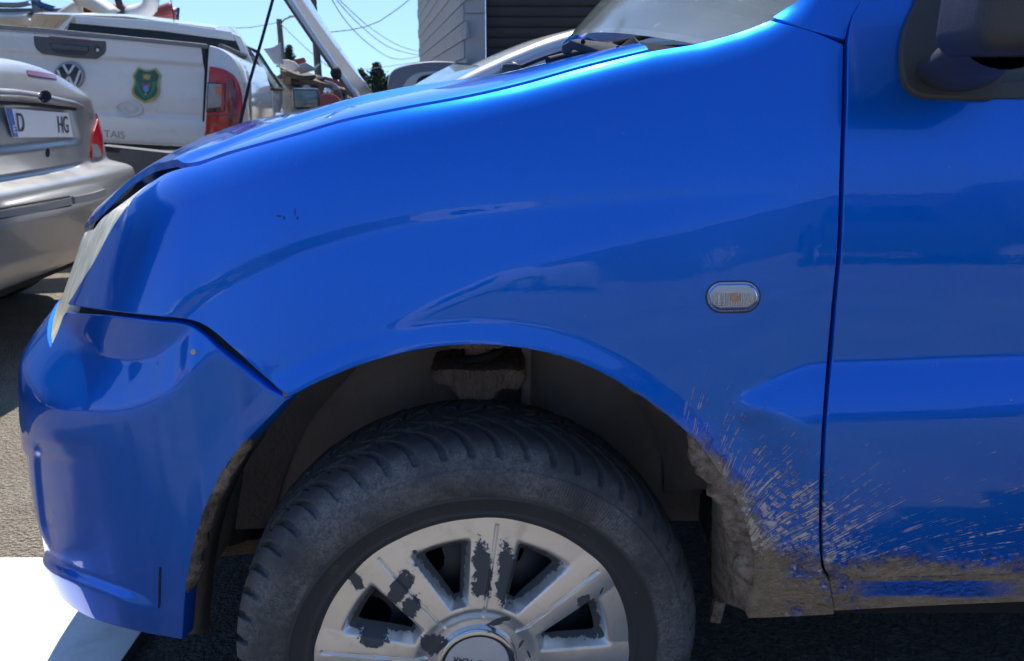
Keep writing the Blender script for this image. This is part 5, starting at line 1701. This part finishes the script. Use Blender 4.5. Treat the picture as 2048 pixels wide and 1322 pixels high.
# near windscreen pillar running up into the roof rail
pil = catmull([(850, 205), (890, 180), (940, 152), (1010, 119), (1090, 86), (1170, 63), (1250, 48), (1340, 40), (1450, 40)], 18)
pl_, pu_ = [], []
for i, (x_, y_) in enumerate(pil):
    a_ = hy(x_, y_, 0.4)
    dn = np.array([0, 0, -1.0])
    t = min(1, i / 8)
    w_ = 0.035 + 0.02 * t
    pl_.append([a_ + hW * 0.10 + np.array([0, 0, 0.012]), a_ + hW * 0.04 + np.array([0, 0, 0.016]), a_, a_ + dn * w_ * 0.6 - hW * 0.012, a_ + dn * w_ - hW * 0.004, a_ + dn * w_ + hW * 0.03])
loft('pillar_and_roof_rail', pl_, M_silverL, hatch, sharp=60)
loft('window_seal', [[p[4] + np.array([0, 0, -0.001]), p[4] + np.array([0, 0, -0.016]) + hW * 0.004] for p in pl_[3:]], M_rubber_seal, hatch)
loft('door_frame', [[p[4] + np.array([0, 0, -0.017]) + hW * 0.002, p[4] + np.array([0, 0, -0.035]) - hW * 0.006, p[4] + np.array([0, 0, -0.055]) + hW * 0.01] for p in pl_[4:]], M_silverL, hatch)
loft('side_glass', [[p[4] + np.array([0, 0, -0.05]) + hW * 0.008, np.array([p[4][0], p[4][1] - 0.06, 0.95])] for p in pl_[6:]], M_darkglass, hatch)
# windscreen and roof stretch across to the far pillar
loft('windscreen', [[p[1], p[1] + hW * 0.6 + np.array([-0.10, 0, 0.03]), p[1] + hW * 1.1] for p in pl_[:10]], M_paleglass, hatch)
loft('roof', [[p[0] + np.array([0, 0, 0.0]), p[0] + hW * 0.2 + np.array([0, 0, 0.018]), p[0] + hW * 0.6 + np.array([0, 0, 0.03]), p[0] + hW * 1.05] for p in pl_[9:]], M_silverL, hatch)
bx_ = hy(715, 250, 0.0)
loft('body_side', [[np.array([bx_[0], bx_[1], 0.0]) - hF * l + hW * w + np.array([0, 0, z]) for (w, z) in ((0.9, zt + 0.02), (0.1, zt), (0.0, zt - 0.05), (-0.02, 0.55), (0.02, 0.28))]
                   for l, zt in ((-0.80, 0.45), (-0.72, 0.62), (-0.35, 0.80), (0.2, 0.92), (1.2, 0.95), (2.6, 0.98), (2.9, 0.8))], M_silverL, hatch, sharp=50)
loft('far_side', [[np.array([bx_[0], bx_[1], 0.0]) - hF * l + hW * w + np.array([0, 0, z]) for (w, z) in ((1.58, zt), (1.62, 0.55), (1.58, 0.28))] for l, zt in ((-0.75, 0.6), (1.2, 0.95), (2.8, 0.98))], M_silverL, hatch)
for l in (-0.35, 2.05):
    for w in (0.08, 1.5):
        wheel_part('road_wheel', np.array([bx_[0], bx_[1], 0.29]) - hF * l + hW * w, 0.29, 0.18, hatch, tuple(hW))
wm_ = hy(1022, 146, 0.35)
mo = box('wing_mirror', wm_, (0.10, 0.10, 0.09), M_navy, hatch, bevel=0.03, ws=True)

# ================================================================== dark grey estate further back
est = empty('dark_grey_van', (-0.9, 9.8, 0.0))
tag(est, 'dark grey high-roofed car with a small rear window, far behind the open bonnet', 'car')
EP_ = Plane((-1.0, 8.0, 1.2), (0.10, -1, 0))
M_purple = simple('dusty_purple_grey_paint', (0.115, 0.11, 0.135), 0.4, metal=0.3, coat=0.6, var=0.1)
EP_.slab('body', [(776, 300, 'c'), (775, 168), (779, 148), (796, 134), (840, 124), (890, 122), (950, 129), (1010, 140), (1020, 160), (1022, 300, 'c')], 3.2, M_purple, est, 0.0, bevel=0.06, smooth_step=8, ext=np.array([-0.3, 3.4, 0.0]))
EP_.slab('window_frame', [(790, 205, 'c'), (806, 172), (822, 152), (850, 143), (950, 142), (1000, 150), (1000, 205, 'c')], 0.03, M_silver, est, 0.03, bevel=0.01, smooth_step=6)
EP_.slab('rear_window', [(814, 205, 'c'), (830, 170), (842, 153), (870, 148), (950, 148), (990, 154), (990, 205, 'c')], 0.02, M_darkglass, est, 0.045, smooth_step=6)
for sx_ in (-1.35, -0.1):
    wheel_part('road_wheel', (sx_, 8.5, 0.32), 0.32, 0.2, est, (1, 0, 0))
    wheel_part('road_wheel', (sx_ - 0.3, 11.0, 0.32), 0.32, 0.2, est, (1, 0, 0))

# ================================================================== building
def block_material():
    m, nt, p = new_mat('grey_concrete_block')
    co = nt.pos()
    oi = E(nt, nt.n('ShaderNodeObjectInfo').outputs['Random'])
    n = nt.noise(co, 5.0, 5.0, 0.65)
    c = nt.mix(nt.ss(n, 0.25, 0.75), (0.24, 0.245, 0.25), (0.33, 0.335, 0.335))
    c = nt.mix(oi * 0.25, c, (0.22, 0.22, 0.225))
    nt.put(p.inputs['Base Color'], c); p.inputs['Roughness'].default_value = 0.95
    nt.put(p.inputs['Normal'], nt.bump(nt.noise(co, 120.0, 4.0), 0.3, 0.004))
    return m
M_block = block_material()
M_mortar = simple('mortar', (0.16, 0.16, 0.162), 0.95)
M_conc = simple('poured_concrete', (0.36, 0.365, 0.37), 0.9, var=0.15, scale=2.5, bump=0.2, bscale=60)
M_slat = simple('dark_steel_slat', (0.035, 0.034, 0.036), 0.6, metal=0.2, var=0.35, scale=3)
bld = empty('block_building', (1.2, 13.5, 0.0))
tag(bld, 'grey concrete block building with a dark slatted front behind the cars', 'building')
c1 = at_y(970, 120, 9.4); c0 = at_y(931, 120, 9.4); HB = 4.6
YB = 9.4
box('corner_column', ((c0[0] + c1[0]) / 2, YB + 0.12, HB / 2), (c1[0] - c0[0], 0.24, HB), M_conc, bld, bevel=0.008, ws=True)
for zz in (1.88, 3.1):
    box('column_joint', ((c0[0] + c1[0]) / 2, YB - 0.001, zz), (c1[0] - c0[0] + 0.004, 0.01, 0.012), M_mortar, bld, ws=True)
# side wall going away, built of courses of blocks
vp = 745.0
sd_ = np.array([(vp - 1024) / FPX / (cp + 0.3 * sp), 1.0, 0]); sd_ /= np.linalg.norm(sd_)
sn_v = np.array([-sd_[1], sd_[0], 0])
W0 = np.array([c0[0], YB + 0.02, 0])
WLN = 9.0
bh, bl_, gap = 0.20, 0.50, 0.012
core = slab_data([W0 + sn_v * -0.006, W0 + sd_ * WLN + sn_v * -0.006, W0 + sd_ * WLN + sn_v * -0.006 + np.array([0, 0, HB]), W0 + sn_v * -0.006 + np.array([0, 0, HB])], Vector(-sn_v * 0.2))
wall_core = link('side_wall', bm_mesh('side_wall', core), M_mortar, bld, True)
bmb = bmesh.new(); add_box(bmb, (0, 0, 0), (bl_ - gap, 0.03, bh - gap)); blk_me = bm_mesh('block', bmb, bevel=0.004, seg=1); blk_me.materials.append(M_block)
rotb = math.atan2(sd_[1], sd_[0])
for r_ in range(int(HB / bh)):
    if r_ * bh < 0.9: continue
    for k_ in range(int(WLN / bl_)):
        cpos = W0 + sd_ * (bl_ * (k_ + 0.5 + (0.5 if r_ % 2 else 0.0)) - 0.2) + np.array([0, 0, bh * (r_ + 0.5)]) + sn_v * -0.004
        o_ = link('block', blk_me, None, wall_core)
        o_.rotation_euler = (0, 0, rotb); o_.location = cpos
# dark slatted front
fx0, fx1 = c1[0] + 0.01, 6.5
front = box('front_wall', ((fx0 + fx1) / 2, YB + 0.16, HB / 2), (fx1 - fx0, 0.06, HB), M_slat, bld, ws=True)
sl_h = 0.112
bmb = bmesh.new(); add_box(bmb, (0, 0, 0), (fx1 - fx0, 0.03, sl_h - 0.016), Matrix.Rotation(R(7), 3, 'X')); sl_me = bm_mesh('slat', bmb, bevel=0.006, seg=2); sl_me.materials.append(M_slat)
for k_ in range(30):
    z_ = 0.9 + k_ * sl_h
    if z_ > HB: break
    o_ = link('slat', sl_me, None, front)
    o_.location = ((fx0 + fx1) / 2, YB + 0.115, z_)
box('flat_roof', (3.2, YB + 4.3, HB + 0.08), (8.2, 8.6, 0.16), M_conc, bld, ws=True)
box('foundation', (3.2, YB + 4.4, 0.45), (7.4, 8.2, 0.9), M_conc, bld, ws=True)

# ================================================================== poles, wires, trees
M_pole = simple('weathered_pole', (0.10, 0.095, 0.09), 0.85, var=0.3, scale=4)
M_wire = simple('dull_cable', (0.12, 0.13, 0.14), 0.7)
def pole(name, x0, y0, x1, y1, Y, r0, label, arm=None):
    t_ = at_y(x1, y1, Y)
    base = np.array([at_y(x0, y0, Y)[0], Y, 0.0])
    # vertical post through the seen top
    root = empty(name, (t_[0], Y, 0.0))
    tag(root, label, 'utility pole', 'utility poles')
    tube('post', [(0, 0, 0), (0, 0, t_[2] * 0.5), (0, 0, t_[2])], [r0, r0 * 0.9, r0 * 0.8], M_pole, root, n=10)
    return root, t_
p1_, p1t = pole('utility_pole', 563, 110, 558, 38, 24.0, 0.10, 'thin far utility pole with a small street lamp arm')
a0 = np.array([0, 0, p1t[2] - 0.15])
tube('lamp_arm', [a0, a0 + [0.18, 0, 0.15], a0 + [0.38, -0.05, 0.21]], 0.022, M_pole, p1_, n=6)
box('lamp_head', a0 + np.array([0.42, -0.05, 0.215]), (0.22, 0.10, 0.05), M_rimgrey, p1_, bevel=0.015)
p2_, p2t = pole('utility_pole', 632, 150, 622, -60, 15.0, 0.075, 'nearer thicker utility pole half hidden by the raised bonnet')
p3_, p3t = pole('utility_pole', 846, 120, 846, 95, 26.0, 0.06, 'short distant utility pole beside the block building')
def wire(pts, Ys, r, label):
    q = catmull([tuple(at_y(a, b, Y)) for (a, b), Y in zip(pts, Ys)], 0.6)
    o_ = tube('overhead_wire', q, r, M_wire, None, n=5)
    tag(o_, label, 'wire', 'overhead wires')
wire([(640, 65), (700, 60), (760, 42), (830, -10), (850, -30)], [15, 15.5, 16, 16.5, 17], 0.010, 'thick overhead wire curving up to the right from behind the bonnet')
wire([(642, -40), (690, 40), (740, 90), (790, 118), (846, 112)], [15, 18, 21, 24, 26], 0.010, 'lowest of the sagging wires running down to the distant pole')
wire([(655, -20), (720, 50), (780, 95), (846, 113)], [15, 18, 22, 26], 0.009, 'middle sagging wire running down to the distant pole')
wire([(668, -10), (740, 55), (800, 92), (846, 105)], [15, 18, 22, 26], 0.008, 'topmost sagging wire running down to the distant pole')
wire([(558, 44), (500, 55), (430, 55), (330, 50)], [24, 23, 22, 20], 0.012, 'overhead wire running left from the far pole above the pickup')
wire([(560, 46), (600, 85), (640, 120), (680, 148), (720, 172)], [24, 22, 20, 18.5, 17], 0.012, 'overhead wire sloping down to the right from the far pole')
wire([(720, 140), (780, 132), (850, 122)], [28, 28, 28], 0.010, 'faint level wire above the dark grey car')

def conifer(name, pxx, ytop, ybot, Y, width, label, seed):
    rg = np.random.default_rng(seed)
    top = at_y(pxx, ytop, Y); zt = top[2]
    root = empty(name, (top[0], Y, 0)); tag(root, label, 'tree', 'conifers on the skyline')
    tube('trunk', [(0, 0, 0), (0.02, 0, zt * 0.5), (0, 0, zt * 0.97)], [0.16, 0.10, 0.02], M_pole, root, n=8)
    v, f = [], []
    nwh = 34
    z_lo = zt * 0.18
    for w in range(nwh):
        t = w / (nwh - 1)
        z = z_lo + (zt - z_lo) * t
        L0 = width * (1 - t) ** 0.8 * (0.75 + 0.5 * rg.random()) + 0.05
        for b in range(9):
            az = rg.random() * 6.283
            L_ = L0 * (0.5 + 0.7 * rg.random())
            d = np.array([math.cos(az), math.sin(az), -0.18 + 0.25 * rg.random()])
            n_ = max(3, int(L_ * 16))
            for s_ in range(n_):
                q = d * L_ * (s_ + 1) / n_ + np.array([0, 0, z - 0.10 * ((s_ + 1) / n_) ** 2])
                for c in range(3):
                    a = (rg.random(3) - 0.5) * 0.34; e_ = (rg.random(3) - 0.5) * 0.20
                    i = len(v)
                    v += [q, q + a, q + a * 0.6 + e_]; f.append((i, i + 1, i + 2))
    link('crown', mesh('crown', v, f, smooth=False), M_conifer, root)
M_conifer = simple('conifer_needles', (0.028, 0.055, 0.030), 0.8, var=0.5, scale=3)
conifer('conifer_tree', 754, 132, 190, 30.0, 1.15, 'dark pointed conifer on the skyline just right of the raised bonnet', 3)
conifer('conifer_tree', 577, 96, 140, 34.0, 0.9, 'small conifer tip between the far pole and the scrap pile', 5)
conifer('conifer_tree', 722, 142, 180, 36.0, 0.8, 'small low conifer half behind the raised bonnet', 8)

# ================================================================== scrap: rack and heap of body parts
M_creamP = simple('dirty_cream_plastic', (0.52, 0.50, 0.45), 0.5, var=0.25, scale=6)
M_redP = simple('faded_red_paint', (0.22, 0.03, 0.03), 0.45, coat=0.4, var=0.25, scale=5)
M_whiteP = simple('scrap_white_paint', (0.58, 0.585, 0.59), 0.4, var=0.15, scale=5)
M_greyP = simple('scrap_grey_primer', (0.24, 0.26, 0.29), 0.5, var=0.2, scale=5)
M_blackP = simple('scrap_black_plastic', (0.025, 0.025, 0.027), 0.6, var=0.3)
M_wood = simple('weathered_wood', (0.13, 0.10, 0.08), 0.9, var=0.4, scale=14)
def bar3(name, pts, Y, w, th, mat, label, cat, parent=None, group=None, dY=0.0):
    """bent sheet strip through photo points at depth Y: width w, curved in section"""
    q = catmull([tuple(at_y(a, b, Y + dY * i / max(1, len(pts) - 1))) for i, (a, b) in enumerate(pts)], 0.06)
    rows = []
    for i in range(len(q)):
        d = q[min(i + 1, len(q) - 1)] - q[max(i - 1, 0)]; d /= np.linalg.norm(d)
        nrm = np.cross(d, [0, 1, 0]); nrm /= np.linalg.norm(nrm) + 1e-9
        row = []
        for a in np.linspace(-1, 1, 9):
            row.append(q[i] + nrm * a * w / 2 + np.array([0, 1, 0]) * (abs(a) ** 2.2) * th)
        rows.append(row)
    o_ = link(name, grid_mesh(name, np.array(rows), sharp=60), mat, parent, parent is not None)
    md = o_.modifiers.new('thick', 'SOLIDIFY'); md.thickness = 0.006
    if label: tag(o_, label, cat, group)
    return o_
rack = empty('steel_rack', (-5.2, 8.6, 0.0)); tag(rack, 'grey steel storage rack at the top left edge', 'rack')
for xx in (58, -160):
    a_ = at_y(xx, -80, 8.4)
    box('upright', (a_[0], 8.4, a_[2] / 2), (0.07, 0.07, a_[2]), M_greyP, rack, bevel=0.006, ws=True)
for yy in (52, 20, -40):
    a_ = at_y(-160, yy, 8.4); b_ = at_y(130, yy, 8.4)
    box('shelf_beam', ((a_[0] + b_[0]) / 2, 8.75, a_[2]), (b_[0] - a_[0], 0.7, 0.035), M_greyP, rack, bevel=0.004, ws=True)
G_ = 'scrap body parts'
bar3('scrap_bumper', [(-40, 34), (20, 36), (54, 34)], 8.2, 0.13, 0.10, M_creamP, 'short cream bumper piece on the rack left of its upright', 'bumper', group=G_)
bar3('scrap_bumper', [(64, 36), (100, 38), (130, 22), (150, 10), (166, 16)], 8.2, 0.14, 0.10, M_creamP, 'long bent cream bumper on the rack right of its upright', 'bumper', group=G_)
bar3('scrap_sill', [(-30, 8), (30, 9), (56, 4)], 8.3, 0.05, 0.05, M_greyP, 'grey sill strip lying on the top shelf of the rack', 'car part', group=G_)
bar3('scrap_sill', [(64, 4), (85, 12), (105, 18)], 8.35, 0.06, 0.05, simple('scrap_blue', (0.05, 0.10, 0.22), 0.5), 'blue strip slanting across the rack beside its upright', 'car part', group=G_)
bar3('scrap_wing', [(142, -14), (175, 2), (200, 18), (222, 34)], 7.6, 0.16, 0.10, M_creamP, 'cream curved wing panel standing behind the pickup roof', 'car part', group=G_)
bar3('scrap_red_sheet', [(165, 18), (230, 26), (300, 32), (352, 34)], 8.8, 0.20, 0.06, M_redP, 'long faded red body panel lying behind the pickup roof', 'car part', group=G_)
bar3('scrap_red_flap', [(290, 24), (320, 26), (346, 18)], 8.5, 0.17, 0.05, M_redP, 'red panel end sticking up behind the pickup aerial', 'car part', group=G_)
bar3('scrap_hoop', [(228, -16), (236, 8), (244, 28)], 8.0, 0.07, 0.03, M_blackP, 'thin black bent frame standing behind the pickup roof', 'car part', group=G_)
bar3('scrap_hoop', [(296, -14), (292, 10), (276, 22), (250, 28)], 8.0, 0.16, 0.08, M_whiteP, 'white curved seat-like frame behind the pickup roof', 'car part', group=G_)
bar3('scrap_rod', [(354, 42), (356, 15)], 8.4, 0.03, 0.01, M_blackP, 'thin dark rod standing behind the pickup roof', 'rod', group=G_)

shelf = empty('scrap_shelf', (-3.0, 9.6, 0.0)); tag(shelf, 'sagging wooden shelf stacked with scrap between pickup and raised bonnet', 'shelf')
for (xa, ya, xb, yb, nm) in ((560, 140, 700, 182, 'shelf_board'), (570, 168, 690, 205, 'shelf_board')):
    a_ = at_y(xa, ya, 8.9); b_ = at_y(xb, yb, 9.3)
    bm = slab_data([a_, b_, b_ + np.array([0.1, 0.8, 0]), a_ + np.array([0.1, 0.8, 0])], (0, 0, -0.05))
    link(nm, bm_mesh(nm, bm), M_wood, shelf, True)
for xx in (575, 606, 640, 672):
    a_ = at_y(xx, 150 + (xx - 575) * 0.3, 9.05)
    box('shelf_post', (a_[0], 9.1, a_[2] / 2), (0.06, 0.06, a_[2]), M_wood, shelf, ws=True)
def px_thing(name, poly, Y, th, mat, label, cat, group=G_, n=(0.05, -1, 0.1), bevel=0.015, step=4):
    pl = Plane((at_y(poly[0][0], poly[0][1], Y)), n)
    o_ = pl.slab(name, poly, th, mat, None, 0.0, bevel=bevel, smooth_step=step)
    return tag(o_, label, cat, group)
px_thing('scrap_wing', [(526, 97, 'c'), (545, 94), (561, 84, 'c'), (565, 128, 'c'), (548, 128, 'c')], 8.6, 0.05, M_greyP, 'grey pointed wing panel sticking up right of the pickup cab', 'car part')
px_thing('scrap_bumper', [(556, 120, 'c'), (575, 119), (592, 126), (594, 137), (586, 142, 'c'), (560, 135, 'c')], 8.7, 0.12, M_creamP, 'cream bumper end lying on top of the scrap shelf', 'bumper')
px_thing('scrap_wedge', [(585, 119, 'c'), (608, 114, 'c'), (612, 124, 'c'), (590, 130, 'c')], 9.0, 0.05, M_redP, 'dark red strip of the tilted panel on the scrap heap', 'car part')
px_thing('scrap_wedge', [(590, 131, 'c'), (612, 125, 'c'), (628, 134), (632, 139, 'c'), (600, 147, 'c')], 8.95, 0.05, M_greyP, 'pale grey wedge panel under the red strip on the scrap heap', 'car part')
px_thing('scrap_pole', [(626, 135), (637, 127), (638, 130), (628, 139)], 9.0, 0.03, M_creamP, 'short pale stick lying at the end of the scrap heap', 'stick', step=None, bevel=0.0)
px_thing('scrap_cover', [(566, 138, 'c'), (600, 150), (630, 150, 'c'), (622, 158), (590, 158, 'c')], 8.85, 0.10, M_blackP, 'black lid shaped panel on the upper scrap shelf board', 'car part')
px_thing('scrap_box', [(580, 170, 'c'), (606, 168), (618, 178), (606, 190, 'c'), (584, 190, 'c')], 9.2, 0.2, M_blackP, 'dark box on the lower scrap shelf board', 'box')
px_thing('scrap_lamp', ellipse(612, 176, 8, 7, 14), 8.9, 0.08, M_lampclear, 'round old headlamp on the lower scrap shelf', 'lamp')
px_thing('scrap_lamp', ellipse(654, 182, 8, 6, 14), 8.6, 0.08, M_chrome, 'bright chrome lamp lying in front of the scrap heap', 'lamp')
px_thing('scrap_bonnet', [(632, 152, 'c'), (655, 154), (680, 163), (688, 180), (690, 200, 'c'), (676, 200, 'c'), (668, 178), (650, 166, 'c')], 9.4, 0.3, M_redP, 'faded red bonnet end leaning against the scrap shelf', 'car part')
px_thing('scrap_bumper', [(648, 160, 'c'), (668, 166), (680, 180), (684, 200, 'c'), (672, 200), (664, 182), (648, 170, 'c')], 9.2, 0.15, M_greyP, 'dark grey curved bumper leaning in front of the red bonnet', 'bumper')
px_thing('scrap_block', [(640, 190, 'c'), (660, 186), (676, 196), (676, 214, 'c'), (632, 214, 'c')], 8.8, 0.2, M_redP, 'low red scrap piece at the foot of the heap', 'car part')
for k_, (x_, y_) in enumerate(((568, 150), (590, 160), (622, 168), (636, 164), (600, 196), (628, 194), (650, 200))):
    rg = np.random.default_rng(k_ + 20)
    bm = bmesh.new()
    c_ = at_y(x_, y_, 9.3)
    for b in range(3):
        add_box(bm, c_ + (rg.random(3) - 0.5) * [0.12, 0.2, 0.06], 0.04 + rg.random(3) * [0.16, 0.3, 0.07], Matrix.Rotation(rg.random() * 1.2 - 0.6, 3, 'Y') @ Matrix.Rotation(rg.random() * 3, 3, 'Z'))
    o_ = link('scrap_chunk', bm_mesh('scrap_chunk', bm, bevel=0.008), [M_blackP, M_wood, M_greyP, M_blackP, M_iron, M_blackP, M_redP][k_])
    tag(o_, ['black scrap lump at the left end of the upper shelf board', 'brown scrap lump under the cream bumper end', 'grey scrap lump in the middle of the shelf', 'black scrap lump right of the shelf middle',
             'rusty scrap lump low on the shelf by the pickup', 'black scrap lump low in the middle of the shelf', 'red scrap lump low at the right of the shelf'][k_], 'scrap', 'small scrap pieces on the shelf')
# ================================================================== the yard behind the camera (mirrored in the van's paint)
def yard_car(loc, rotz, paint, label, Hh=1.42, L_=4.1, van_like=False):
    root = empty('parked_van' if van_like else 'parked_car', loc, rotz)
    tag(root, label, 'van' if van_like else 'car', 'vehicles parked across the yard')
    if van_like:
        top = [(-2.0, 0.95), (-1.9, 1.9), (-1.7, Hh), (0.9, Hh), (1.45, 1.15), (2.2, 1.0), (2.35, 0.6)]
    else:
        top = [(-2.0, 0.75), (-1.95, 0.98), (-1.45, 1.02), (-0.95, Hh), (0.35, Hh), (1.0, 0.98), (1.9, 0.82), (2.05, 0.55)]
    xs_ = np.linspace(top[0][0], top[-1][0], 60)
    zt = np.interp(xs_, [a for a, b in top], [b for a, b in top])
    kb = np.ones(5) / 5; zt[2:-2] = np.convolve(zt, kb, 'valid')
    rows = []
    for x_, z_ in zip(xs_, zt):
        ends = min(1, (x_ + 2.06) / 0.12, (2.40 - x_) / 0.12 if van_like else (2.1 - x_) / 0.12)
        w = 0.80 + 0.04 * max(0, ends)
        belt = min(z_ - 0.03, 0.95)
        wt = w - max(0, z_ - 0.95) * 0.28
        rows.append([(x_, -w * 0.95, 0.25), (x_, -w, 0.5), (x_, -w, belt), (x_, -wt, z_ - 0.04), (x_, -wt + 0.12, z_), (x_, 0, z_ + 0.02), (x_, wt - 0.12, z_), (x_, wt, z_ - 0.04), (x_, w, belt), (x_, w, 0.5), (x_, w * 0.95, 0.25)])
    link('body', grid_mesh('body', np.array(rows), sharp=50), paint, root)
    for sgn in (-1, 1):
        for (xa, xb) in ((-1.15, -0.35), (-0.28, 0.42)):
            w1, w2 = 0.842, 0.842 - (min(Hh, 1.75) - 1.05) * 0.28 + 0.012
            zt_ = min(Hh, 1.75) - 0.10
            q = [(xa - 0.05, sgn * w1, 0.99), (xb + 0.06, sgn * w1, 0.99), (xb - 0.02, sgn * w2, zt_), (xa + 0.1, sgn * w2, zt_)]
            link('side_window', bm_mesh('side_window', slab_data(q, (0, -sgn * 0.01, 0))), M_darkglass, root)
        for xw in (-1.35, 1.3):
            v, f = lathe_data([(0.05, -0.02), (0.18, -0.03), (0.20, -0.09), (0.28, -0.09), (0.30, -0.05), (0.30, 0.08)], 32)
            if sgn > 0: v = v * np.array([1, -1, 1])
            tw_ = link('road_wheel', mesh('road_wheel', v + np.array([xw, sgn * 0.76, 0.30]), f, sharp=40), M_tyreplain, root)
            bm = bmesh.new()
            for k_ in range(7):
                a_ = 2 * math.pi * k_ / 7
                add_box(bm, (xw + 0.10 * math.cos(a_), sgn * 0.845, 0.30 + 0.10 * math.sin(a_)), (0.19, 0.02, 0.05), Matrix.Rotation(-a_, 3, 'Y'))
            link('rim', bm_mesh('rim', bm, bevel=0.004, seg=1), M_embwhite, tw_)
    return root
P_ = [simple('yard_paint_a', (0.05, 0.055, 0.06), 0.35, coat=0.8), simple('yard_paint_b', (0.45, 0.45, 0.45), 0.35, coat=0.8), simple('yard_paint_c', (0.18, 0.02, 0.02), 0.35, coat=0.8), simple('yard_paint_d', (0.03, 0.05, 0.09), 0.35, coat=0.8)]
yard_car((-6.2, -7.6, 0), R(8), P_[0], 'black car parked across the yard behind the camera, far left')
yard_car((-1.6, -8.4, 0), R(-4), P_[1], 'pale grey van parked across the yard behind the camera', Hh=2.1, van_like=True)
yard_car((3.7, -6.9, 0), R(2), P_[3], 'dark blue car parked across the yard behind the camera')
yard_car((7.6, -8.2, 0), R(-3), P_[0], 'black van parked across the yard behind the camera, far right', Hh=2.2, van_like=True)
yard_car((-10.8, -5.5, 0), R(60), P_[1], 'grey car parked at an angle behind the camera, far left')
wl_ = empty('yard_wall', (0, -12, 0)); tag(wl_, 'low dark block wall closing the yard behind the camera', 'wall')
box('wall', (0, 0, 1.1), (34, 0.3, 2.2), simple('dark_wall', (0.09, 0.088, 0.085), 0.9, var=0.3, scale=2), wl_)
box('coping', (0, 0, 2.25), (34.1, 0.4, 0.1), M_conc, wl_)


blocker = empty('yard_blocker', (-8.8, 4.6, 0)); tag(blocker, 'unseen added shed beside the yard, out of frame to the left', 'blocker')  # made-up block out of frame, put in to darken the wing's front
M_blocker = simple('dark_green_sheet', (0.07, 0.085, 0.085), 0.6, var=0.3, scale=2)
box('wall', (0, 0, 1.6), (2.0, 8.0, 3.2), M_blocker, blocker)
for k_ in range(16):
    box('rib', (1.02, -3.75 + 0.5 * k_, 1.6), (0.05, 0.08, 3.18), M_blocker, blocker)
box('blocker_top', (0, 0, 3.26), (2.3, 8.3, 0.12), M_conc, blocker)
